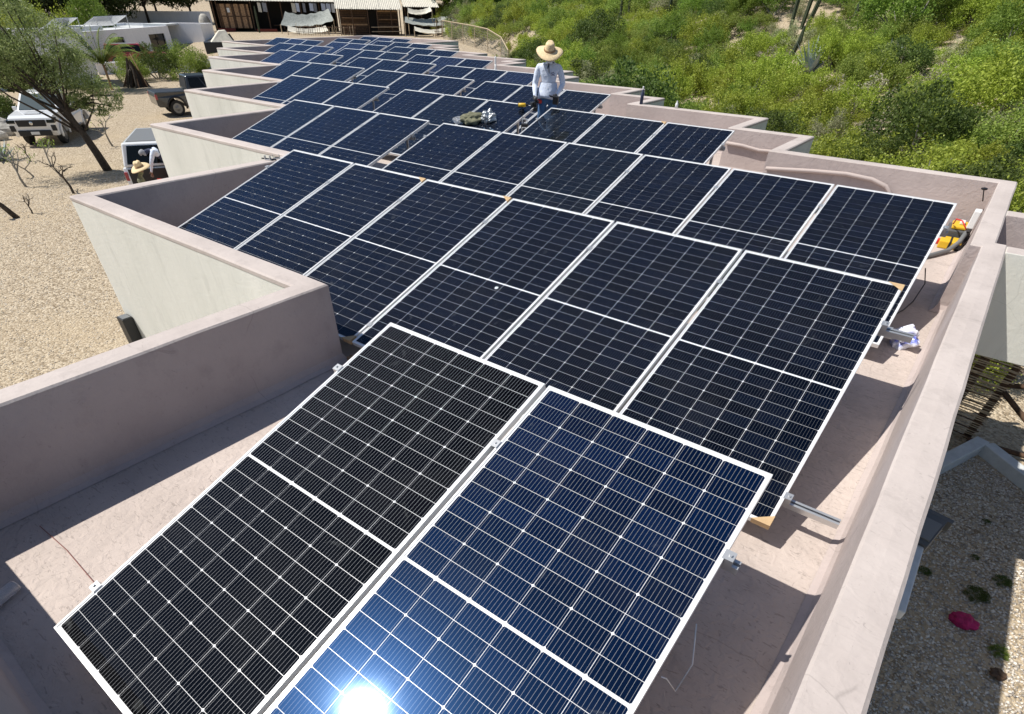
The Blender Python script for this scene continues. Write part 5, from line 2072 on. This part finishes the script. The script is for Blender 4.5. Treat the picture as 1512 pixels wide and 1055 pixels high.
J = {'pelvis': (0, 0, 0.95, (0.165, 0.12)), 'waist': (0, -0.005, 1.08, (0.155, 0.112)), 'belly': (0, -0.01, 1.2, (0.165, 0.118)), 'chest': (0, 0.0, 1.33, (0.18, 0.12)),
     'neck0': (0, -0.02, 1.435, 0.078), 'neck': (0, -0.045, 1.465, 0.06), 'head0': (0, -0.075, 1.51, (0.074, 0.085)), 'head1': (0, -0.085, 1.58, (0.082, 0.1)), 'head2': (0, -0.065, 1.645, (0.062, 0.078)),
     'hipL': (0.095, 0, 0.88, 0.098), 'kneeL': (0.12, -0.03, 0.49, 0.062), 'calfL': (0.12, 0.0, 0.33, 0.056), 'ankL': (0.12, 0.02, 0.10, 0.042), 'heelL': (0.12, 0.03, 0.05, 0.045), 'toeL': (0.14, -0.16, 0.035, 0.035),
     'hipR': (-0.095, 0, 0.88, 0.098), 'kneeR': (-0.12, -0.02, 0.49, 0.062), 'calfR': (-0.12, 0.01, 0.33, 0.056), 'ankR': (-0.12, 0.03, 0.10, 0.042), 'heelR': (-0.12, 0.04, 0.05, 0.045), 'toeR': (-0.15, -0.15, 0.035, 0.035)}
E_ = [('pelvis', 'waist', shirt_w), ('waist', 'belly', shirt_w), ('belly', 'chest', shirt_w), ('chest', 'neck0', shirt_w), ('neck0', 'neck', white_pl), ('neck', 'head0', white_pl), ('head0', 'head1', skin_m), ('head1', 'head2', skin_m)]
for s in 'LR':
    E_ += [('pelvis', 'hip' + s, jeans), ('hip' + s, 'knee' + s, jeans), ('knee' + s, 'calf' + s, jeans), ('calf' + s, 'ank' + s, jeans), ('ank' + s, 'heel' + s, black_pl), ('heel' + s, 'toe' + s, black_pl)]
limbs(J, E_, 'R', (-0.185, 0.0, 1.39), (-0.25, -0.01, 1.12), (-0.22, -0.19, 0.97), (0.25, -0.6, -0.5), shirt_w, shirt_w, black_pl)
limbs(J, E_, 'L', (0.185, 0.0, 1.39), (0.265, 0.02, 1.14), (0.19, -0.16, 1.0), (-0.6, -0.4, -0.2), shirt_w, shirt_w, black_pl)
man = person('person', 'person in straw hat, pale blue work shirt and jeans standing among the solar panels', (-0.04, 5.66, ZR), R(30), J, E_)
# untucked shirt hem
mb = MB()
n = 30
vs, fs = [], []
for i, (rx2, ry2, z) in enumerate(((0.15, 0.105, 1.16), (0.178, 0.138, 1.05), (0.186, 0.146, 0.98), (0.192, 0.152, 0.925), (0.186, 0.146, 0.927), (0.165, 0.12, 1.1))):
    for k in range(n):
        a = 2 * math.pi * k / n
        wv = 1 + 0.05 * math.sin(5 * a + i) * (i / 5)
        vs.append((rx2 * math.cos(a) * wv, ry2 * math.sin(a) * wv, z + 0.01 * math.sin(3 * a + 1) * (i in (3, 4))))
for i in range(5):
    for k in range(n):
        k2 = (k + 1) % n
        fs.append((i * n + k, i * n + k2, (i + 1) * n + k2, (i + 1) * n + k))
mb.add(vs, fs)
sht = mb.build('shirt_tail', shirt_w, man, smooth=True)
straw_hat(man, (0, -0.095, 1.61), (R(22), R(4)), 0.98)
mb = MB()
mb.tube([(0.0, -0.128, 1.44), (0.004, -0.136, 1.38), (0.015, -0.142, 1.30)], [0.012, 0.010, 0.006], 5)
mb.tube([(0.0, -0.128, 1.44), (-0.012, -0.136, 1.40), (-0.025, -0.138, 1.36)], [0.012, 0.008, 0.005], 5)
mb.build('neck_tie', navy_cl, man)
mb = MB()
mb.tube([(-0.065, -0.16, 1.545), (-0.035, -0.18, 1.548), (0.0, -0.185, 1.548), (0.035, -0.18, 1.548), (0.065, -0.16, 1.545)], [0.012, 0.02, 0.012, 0.02, 0.012], 6)
mb.build('sunglasses', black_pl, man)
mb = MB()
mb.tube([(0, -0.175, 1.54), (0, -0.20, 1.515), (0, -0.175, 1.50)], [0.012, 0.017, 0.012], 6)
mb.build('nose', skin_m, man)
mb = MB()
for a in range(10):
    b = a * 2 * math.pi / 10
    mb.add([(0.085 + 0.024 * math.cos(b), -0.126 - 0.002, 1.30 + 0.024 * math.sin(b)), (0.085 + 0.024 * math.cos(b + .63), -0.128, 1.30 + 0.024 * math.sin(b + .63)),
            (0.085 + 0.014 * math.cos(b + .63), -0.1285, 1.30 + 0.014 * math.sin(b + .63)), (0.085 + 0.014 * math.cos(b), -0.1285, 1.30 + 0.014 * math.sin(b))], [(0, 1, 2, 3)])
mb.box(0.052, -0.131, 1.272, 0.118, -0.127, 1.280)
mb.box(0.046, -0.131, 1.285, 0.054, -0.127, 1.325)
mb.build('shirt_emblem', emblem_m, man)
mb = MB()
for z in (1.33, 1.25, 1.17, 1.09):
    mb.lathe([(0.007, 0), (0.007, 0.006)], n=8, M=Matrix.Translation((0.0, -0.132, z)) @ Matrix.Rotation(R(90), 4, 'X'))
mb.build('button', white_pl, man)


def drill(loc, rz, label, body, tip=(0, 0, 0), rot=None, sc=1.0):
    o = thing('cordless_drill', label, 'drill', loc, rz, 'cordless drills of the installer', rot=rot)
    o.scale = (sc, sc, sc)
    mb = MB()
    mb.lathe([(0.02, -0.09), (0.032, -0.085), (0.034, 0.04), (0.026, 0.06)], n=14, M=Matrix.Rotation(R(90), 4, 'Y') @ Matrix.Translation((-0.19, 0, 0)))
    mb.build('motor_housing', body, o, smooth=True)
    mb = MB()
    mb.lathe([(0.02, 0.06), (0.02, 0.10), (0.008, 0.115), (0.004, 0.12), (0.004, 0.17)], n=12, M=Matrix.Rotation(R(90), 4, 'Y') @ Matrix.Translation((-0.19, 0, 0)))
    mb.build('chuck', black_pl, o)
    mb = MB()
    mb.tube([(-0.02, 0, 0.17), (-0.035, 0, 0.10), (-0.04, 0, 0.06)], [0.019, 0.018, 0.02], 8)
    mb.build('grip', black_pl, o, smooth=True)
    mb = MB()
    mb.box(-0.095, -0.036, 0, 0.025, 0.036, 0.06)
    mb.build('battery', black_pl, o, bevel=0.008)
    return o


tn = math.tan(TILT)
drill((-0.36, 5.30, -0.035), R(40), 'black and yellow cordless drill lying on the upper panel edge by the worker', yellow_pl, rot=(R(80), 0, R(40)), sc=0.9)
drill((-0.24, 5.40, -0.015), R(150), 'black and red cordless drill beside the yellow one on the panel edge', red_pl, rot=(R(75), 0, R(150)), sc=0.9)
hm = Matrix.Rotation(R(30), 4, 'Z')
pR = Vector((-0.04, 5.66, ZR)) + hm @ Vector((-0.20, -0.26, 0.75))
drill(tuple(pR), R(-60), 'black cordless drill held in the right hand of the worker', dkgrey)
pL = Vector((-0.04, 5.66, ZR)) + hm @ Vector((0.16, -0.22, 0.86))
mb = MB()
mb.box(-0.05, -0.03, 0, 0.05, 0.03, 0.13)
o = mb.build('radio', black_pl, bevel=0.01, label='small black radio held at the waist of the worker', cat='radio')
o.location = pL
o.rotation_euler = (0.2, 0.1, R(20))

# helper at the off-roader, leaning over the open back
J = {'pelvis': (0, 0, 0.98, (0.16, 0.13)), 'waist': (0, -0.10, 1.12, (0.15, 0.125)), 'belly': (0, -0.2, 1.24, (0.16, 0.12)), 'chest': (0, -0.33, 1.36, (0.185, 0.12)),
     'neck0': (0, -0.46, 1.40, 0.07), 'neck': (0, -0.52, 1.38, 0.058), 'head0': (0, -0.6, 1.34, (0.075, 0.08)), 'head1': (0, -0.68, 1.29, (0.082, 0.09)),
     'hipL': (0.095, 0.02, 0.9, 0.1), 'kneeL': (0.11, 0.0, 0.5, 0.065), 'ankL': (0.12, 0.04, 0.10, 0.045), 'toeL': (0.14, -0.14, 0.035, 0.038),
     'hipR': (-0.095, 0.02, 0.9, 0.1), 'kneeR': (-0.11, 0.0, 0.5, 0.065), 'ankR': (-0.12, 0.04, 0.10, 0.045), 'toeR': (-0.14, -0.14, 0.035, 0.038)}
E_ = [('pelvis', 'waist', navy_cl), ('waist', 'belly', navy_cl), ('belly', 'chest', navy_cl), ('chest', 'neck0', navy_cl), ('neck0', 'neck', skin_m), ('neck', 'head0', skin_m), ('head0', 'head1', greycl)]
for s in 'LR':
    E_ += [('pelvis', 'hip' + s, navy_cl), ('hip' + s, 'knee' + s, navy_cl), ('knee' + s, 'ank' + s, navy_cl), ('ank' + s, 'toe' + s, black_pl)]
limbs(J, E_, 'R', (-0.21, -0.34, 1.40), (-0.30, -0.48, 1.13), (-0.22, -0.58, 0.88), (0.05, -0.2, -1), shirt_w, shirt_w, skin_m, 0.07)
limbs(J, E_, 'L', (0.21, -0.34, 1.40), (0.30, -0.48, 1.13), (0.20, -0.58, 0.86), (-0.05, -0.2, -1), shirt_w, shirt_w, skin_m, 0.07)
hp = person('person', 'person in white sleeves and navy vest stooping behind the white off-roader', (-14.05, 4.75, G0 + 0.28), R(-30), J, E_)
mb = MB()
mb.lathe([(0.095, -0.01), (0.10, 0.02), (0.085, 0.08), (0.05, 0.105), (0.01, 0.11)], n=16, M=Matrix.Translation((0, -0.67, 1.32)) @ Matrix.Rotation(R(35), 4, 'X'))
mb.build('cap', greycl, hp, smooth=True)
mb = MB()
mb.box(-0.55, -0.45, 0, 0.55, 0.35, 0.27)
o = mb.build('loading_step', dkgrey, bevel=0.02, label='dark low loading step behind the white off-roader', cat='step')
o.location = (-14.05, 4.85, G0)
o.rotation_euler.z = R(-30)
# second helper: only the straw hat rises above the wall
J = {k: v for k, v in {'pelvis': (0, 0, 0.90, (0.16, 0.12)), 'waist': (0, 0, 1.02, (0.15, 0.11)), 'belly': (0, 0, 1.13, (0.16, 0.12)), 'chest': (0, -0.01, 1.25, (0.18, 0.12)),
                           'neck0': (0, -0.03, 1.36, 0.07), 'neck': (0, -0.05, 1.40, 0.058), 'head0': (0, -0.08, 1.45, (0.075, 0.08)), 'head1': (0, -0.10, 1.52, (0.082, 0.09)),
                           'hipL': (0.095, 0, 0.83, 0.1), 'kneeL': (0.11, -0.04, 0.46, 0.065), 'ankL': (0.12, 0.02, 0.10, 0.045), 'toeL': (0.14, -0.16, 0.035, 0.038),
                           'hipR': (-0.095, 0, 0.83, 0.1), 'kneeR': (-0.11, -0.04, 0.46, 0.065), 'ankR': (-0.12, 0.02, 0.10, 0.045), 'toeR': (-0.14, -0.16, 0.035, 0.038)}.items()}
E_ = [('pelvis', 'waist', olive), ('waist', 'belly', olive), ('belly', 'chest', olive), ('chest', 'neck0', olive), ('neck0', 'neck', skin_m), ('neck', 'head0', skin_m), ('head0', 'head1', skin_m)]
for s in 'LR':
    E_ += [('pelvis', 'hip' + s, jeans), ('hip' + s, 'knee' + s, jeans), ('knee' + s, 'ank' + s, jeans), ('ank' + s, 'toe' + s, black_pl)]
limbs(J, E_, 'R', (-0.2, 0, 1.30), (-0.27, -0.06, 1.04), (-0.18, -0.28, 0.98), (0.1, -1, 0), olive, olive, skin_m)
limbs(J, E_, 'L', (0.2, 0, 1.30), (0.27, -0.06, 1.04), (0.18, -0.28, 0.98), (-0.1, -1, 0), olive, olive, skin_m)
h2 = person('person', 'person in a wide straw hat partly hidden behind the wall by the off-roader', (-12.75, 3.15, G0), R(150), J, E_)
straw_hat(h2, (0, -0.10, 1.59), (R(-14), R(-12)), 1.15)
for (x, y, z, s, lab) in ((-13.55, 4.05, 0.62, 0.36, 'red plastic fuel can held up beside the straw hat'), (-13.55, 4.75, 0.66, 0.42, 'red plastic crate below the hands of the stooping helper')):
    o = thing('red_container', lab, 'container', (x, y, G0), R(30))
    part('body', red_pl, [(-s / 2, -s / 2.4, 0, s / 2, s / 2.4, z + 0.35)], o, 0.03)
    part('handle', red_pl, [(-s / 4, -0.02, z + 0.38, s / 4, 0.02, z + 0.41), (-s / 4, -0.02, z + 0.345, -s / 4 + 0.03, 0.02, z + 0.38), (s / 4 - .03, -0.02, z + 0.345, s / 4, 0.02, z + 0.38)], o)

# ------------------------------------------------------------------ things on the roof
mb = MB()
mb.lathe([(0.028, 0), (0.033, 0.008), (0.033, 0.05), (0.030, 0.06), (0.033, 0.07), (0.033, 0.12), (0.030, 0.13), (0.033, 0.14), (0.03, 0.165), (0.012, 0.195), (0.012, 0.21)], n=20,
         M=Matrix.Translation((4.0, -4.87, ZR + 0.038)) @ Matrix.Rotation(R(90), 4, 'Y') @ Matrix.Rotation(R(68), 4, 'X'))
mb.build('plastic_bottle', clear_pl, smooth=True, label='clear crumpled plastic bottle lying in the shade at the lower left', cat='bottle')
mb = MB()
mb.tube([(3.58, -4.62, ZR + 0.006), (3.9, -4.605, ZR + 0.005), (4.26, -4.615, ZR + 0.006), (4.6, -4.61, ZR + 0.006)], 0.0022, 5)
mb.build('chalk_string', red_line, label='thin red string stretched over the roof at the lower left', cat='string')
link('plastic_bag', crumple('plastic_bag', film, (0.12, 0.10, 0.10), 12, 4, 0.7), None, (7.08, 1.12, ZR + 0.085), label='crumpled blue and white plastic wrapping by the right rail end', cat='wrapping')
# E side kit: batteries and boxes along the right parapet
o = thing('tool_case', 'dark grey tool case with yellow lid trim near the right parapet', 'case', (7.06, 5.0, ZR + 0.001), R(4))
part('body', dkgrey, [(-0.13, -0.2, 0, 0.11, 0.2, 0.15)], o, 0.015)
part('lid', yellow_pl, [(-0.10, -0.16, 0.152, 0.08, 0.16, 0.19)], o, 0.012)
part('handle', white_pl, [(-0.03, -0.06, 0.192, 0.03, 0.06, 0.23)], o, 0.01)
o = thing('tool_case', 'yellow flat tool case in front of the dark grey one', 'case', (7.04, 4.6, ZR + 0.001), R(2))
part('body', yellow_pl, [(-0.12, -0.13, 0, 0.12, 0.13, 0.09)], o, 0.012)
part('strap', black_pl, [(-0.012, -0.135, -0.0, 0.012, 0.135, 0.094)], o, 0.003)
mb = MB()
mb.lathe([(0.045, 0), (0.05, 0.01), (0.05, 0.05), (0.02, 0.055)], (6.90, 4.68, ZR + 0.001), 18)
mb.build('tape_roll', red_pl, label='red roll of tape beside the yellow case', cat='tape roll')
o = thing('junction_cabinet', 'white electrical box fixed on the right parapet above the tool cases', 'electrical box', (7.16, 4.62, -0.6), 0)
part('body', white_pl, [(-0.04, -0.075, 0, 0.035, 0.075, 0.20)], o, 0.01)
part('cable_entry', grey_pl, [(-0.02, -0.05, -0.04, 0.02, 0.05, 0.0)], o, 0.008)
mb = MB()
mb.tube([(7.13, 4.6, -0.62), (7.05, 4.66, -0.55), (6.98, 4.75, -0.56), (6.97, 4.85, -0.64)], 0.008, 6)
mb.build('red_cable', red_pl, smooth=True, label='short red cable from the white box to the case', cat='cable')
mb = MB()
mb.tube([(6.80, 3.75, ZR + 0.03), (6.93, 4.0, ZR + 0.03), (7.06, 4.3, ZR + 0.035), (7.13, 4.5, ZR + 0.1), (7.15, 4.62, ZR + 0.2)], 0.027, 10)
mb.build('conduit_hose', grey_pl, smooth=True, label='thick grey conduit hose running from under the panels to the white box', cat='hose')
mb = MB()
mb.tube([(7.14, 4.45, -0.82), (7.16, 4.7, -0.74), (7.165, 4.95, -0.62), (7.17, 5.02, -0.5)], 0.035, 8)
mb.build('cable_bundle', black_pl, smooth=True, label='black taped cable bundle hanging on the right parapet', cat='cable')
mb = MB()
mb.tube([(7.15, 5.25, -0.42), (7.12, 5.2, -0.34), (7.10, 5.15, -0.28)], 0.007, 6)
mb.lathe([(0.015, 0), (0.035, 0.008), (0.038, 0.022), (0.01, 0.03)], (7.10, 5.14, -0.28), 14)
mb.build('camera_mount', black_pl, label='small black bracket on a cable at the corner of the right back wall', cat='bracket')
mb = MB()
mb.tube([(6.96, 2.45, -0.55), (7.02, 2.55, -0.72), (7.0, 2.3, ZR + 0.01), (6.96, 2.0, ZR + 0.01), (6.88, 1.7, ZR + 0.01), (6.7, 1.5, ZR + 0.01)], 0.006, 5)
mb.build('black_cable', black_pl, smooth=True, label='loose black cable hanging from the end of the third row', cat='cable')
mb = MB()
mb.tube([(6.92, -3.35, -0.28), (6.97, -3.42, -0.42), (6.96, -3.5, -0.52), (6.92, -3.55, -0.4), (6.91, -3.6, -0.33)], 0.003, 5)
mb.build('white_wire', white_pl, smooth=True, label='thin white wire loop under the deep blue front panel', cat='wire')
o = thing('cardboard_box', 'open cardboard box against the parapet behind the worker', 'box', (0.20, 7.75, ZR + 0.001), R(6))
part('body', card, [(-0.24, -0.16, 0, 0.24, 0.16, 0.32)], o, 0.004)
m2 = MB()
m2.add([(0.24, -0.16, 0.322), (0.24, 0.16, 0.322), (0.40, 0.18, 0.38), (0.40, -0.18, 0.38)], [(0, 1, 2, 3)])
m2.build('flap', card, o)
link('rag', crumple('rag', white_pl, (0.12, 0.09, 0.05), 15), None, (0.10, 7.75, ZR + 0.37), label='white rag on top of the cardboard box', cat='rag')


def bottle(name, label, cat, loc, body, capm, h, r):
    o = thing(name, label, cat, loc)
    m2 = MB()
    m2.lathe([(r, 0), (r, h * 0.62), (r * 0.5, h * 0.74), (r * 0.42, h * 0.85)], n=16)
    m2.build('body', body, o, smooth=True)
    m2 = MB()
    m2.lathe([(r * 0.5, h * 0.84), (r * 0.5, h), (r * 0.3, h * 1.02)], n=12)
    m2.build('cap', capm, o)


bottle('spray_can', 'dark spray can with white cap standing on the parapet corner', 'spray can', (0.55, 8.33, ZT + 0.004), navy_cl, white_pl, 0.30, 0.034)
bottle('vent_pipe', 'white pointed vent on the parapet left of the worker', 'vent', (-6.3, 11.9, ZR), white_pl, white_pl, 0.95, 0.06)
bottle('paint_tube', 'tiny white bottle on the right hand parapet above the far panels', 'bottle', (1.36, 8.33, ZT + 0.004), white_pl, white_pl, 0.12, 0.03)
link('work_jacket', crumple('work_jacket', olive, (0.22, 0.14, 0.09), 22, 4, 0.5), None, (-1.02, 4.60, -0.235), (TILT, 0, 0.4), label='rolled olive jacket lying on a solar panel', cat='jacket')
link('foil_roll', crumple('foil_roll', foil, (0.14, 0.12, 0.12), 23, 4, 0.6), None, (-0.70, 4.72, -0.20), (TILT, 0, 0.9), label='crumpled silver foil roll beside the olive jacket', cat='foil roll')
link('plastic_bag', crumple('plastic_bag', clear_pl, (0.14, 0.09, 0.05), 27, 3, 0.5), None, (-1.27, 4.55, -0.27), (TILT, 0, 0.2), label='clear plastic bag left of the olive jacket', cat='bag')
o = thing('site_lantern', 'black site lantern with a white framed screen in the gap beside the worker', 'lantern', (0.03, 4.86, ZR + 0.001), R(25))
part('body', black_pl, [(-0.06, -0.05, 0, 0.06, 0.05, 0.62)], o, 0.012)
part('screen_frame', white_pl, [(-0.042, -0.057, 0.44, 0.042, -0.0505, 0.455), (-0.042, -0.057, 0.555, 0.042, -0.0505, 0.57), (-0.042, -0.057, 0.455, -0.03, -0.0505, 0.555), (0.03, -0.057, 0.455, 0.042, -0.0505, 0.555)], o)
part('handle', white_pl, [(-0.05, -0.008, 0.62, -0.04, 0.008, 0.68), (0.04, -0.008, 0.62, 0.05, 0.008, 0.68), (-0.05, -0.008, 0.68, 0.05, 0.008, 0.69)], o)
o = thing('speaker_box', 'black toolbox sitting under the panel edge beside the lantern', 'toolbox', (-0.22, 4.35, ZR + 0.001), R(5))
part('body', black_pl, [(-0.12, -0.14, 0, 0.12, 0.14, 0.3)], o, 0.015)
part('handle', black_pl, [(-0.07, -0.015, 0.302, 0.07, 0.015, 0.33)], o, 0.006)
for i, (x, y, lab) in enumerate([(-0.80, 0.0, 'bundle of steel clamps lying on the first stepped parapet wall'), (-0.78, 0.12, 'steel bolt lying beside the clamp bundle on the parapet'),
                                 (-0.62, 0.42, 'small upright clamp at the inner tip of the stepped parapet')]):
    o = thing('loose_clamp', lab, 'clamp', (x + 0.17, y, ZT + 0.005), R(20 + 40 * i), 'loose clamps on the parapet')
    part('plate', rail_m, [(-0.05, -0.015, 0, 0.05, 0.015, 0.008), (-0.05, -0.015, 0.008, -0.042, 0.015, 0.05), (0.03, -0.015, 0.008, 0.038, 0.015, 0.05)], o)
    part('bolt', steel_dark, [(-0.12 if i == 0 else -0.03, 0.02, 0, 0.10 if i == 0 else 0.03, 0.034, 0.014)], o)
mb = MB()
mb.lathe([(0.016, 0), (0.018, 0.002), (0.012, 0.007)], n=12, M=Matrix.Translation((4.2, -1.16, -0.352)) @ Matrix.Rotation(TILT, 4, 'X'))
mb.build('white_disc', white_pl, label='small white round disc lying on a second row panel', cat='disc')
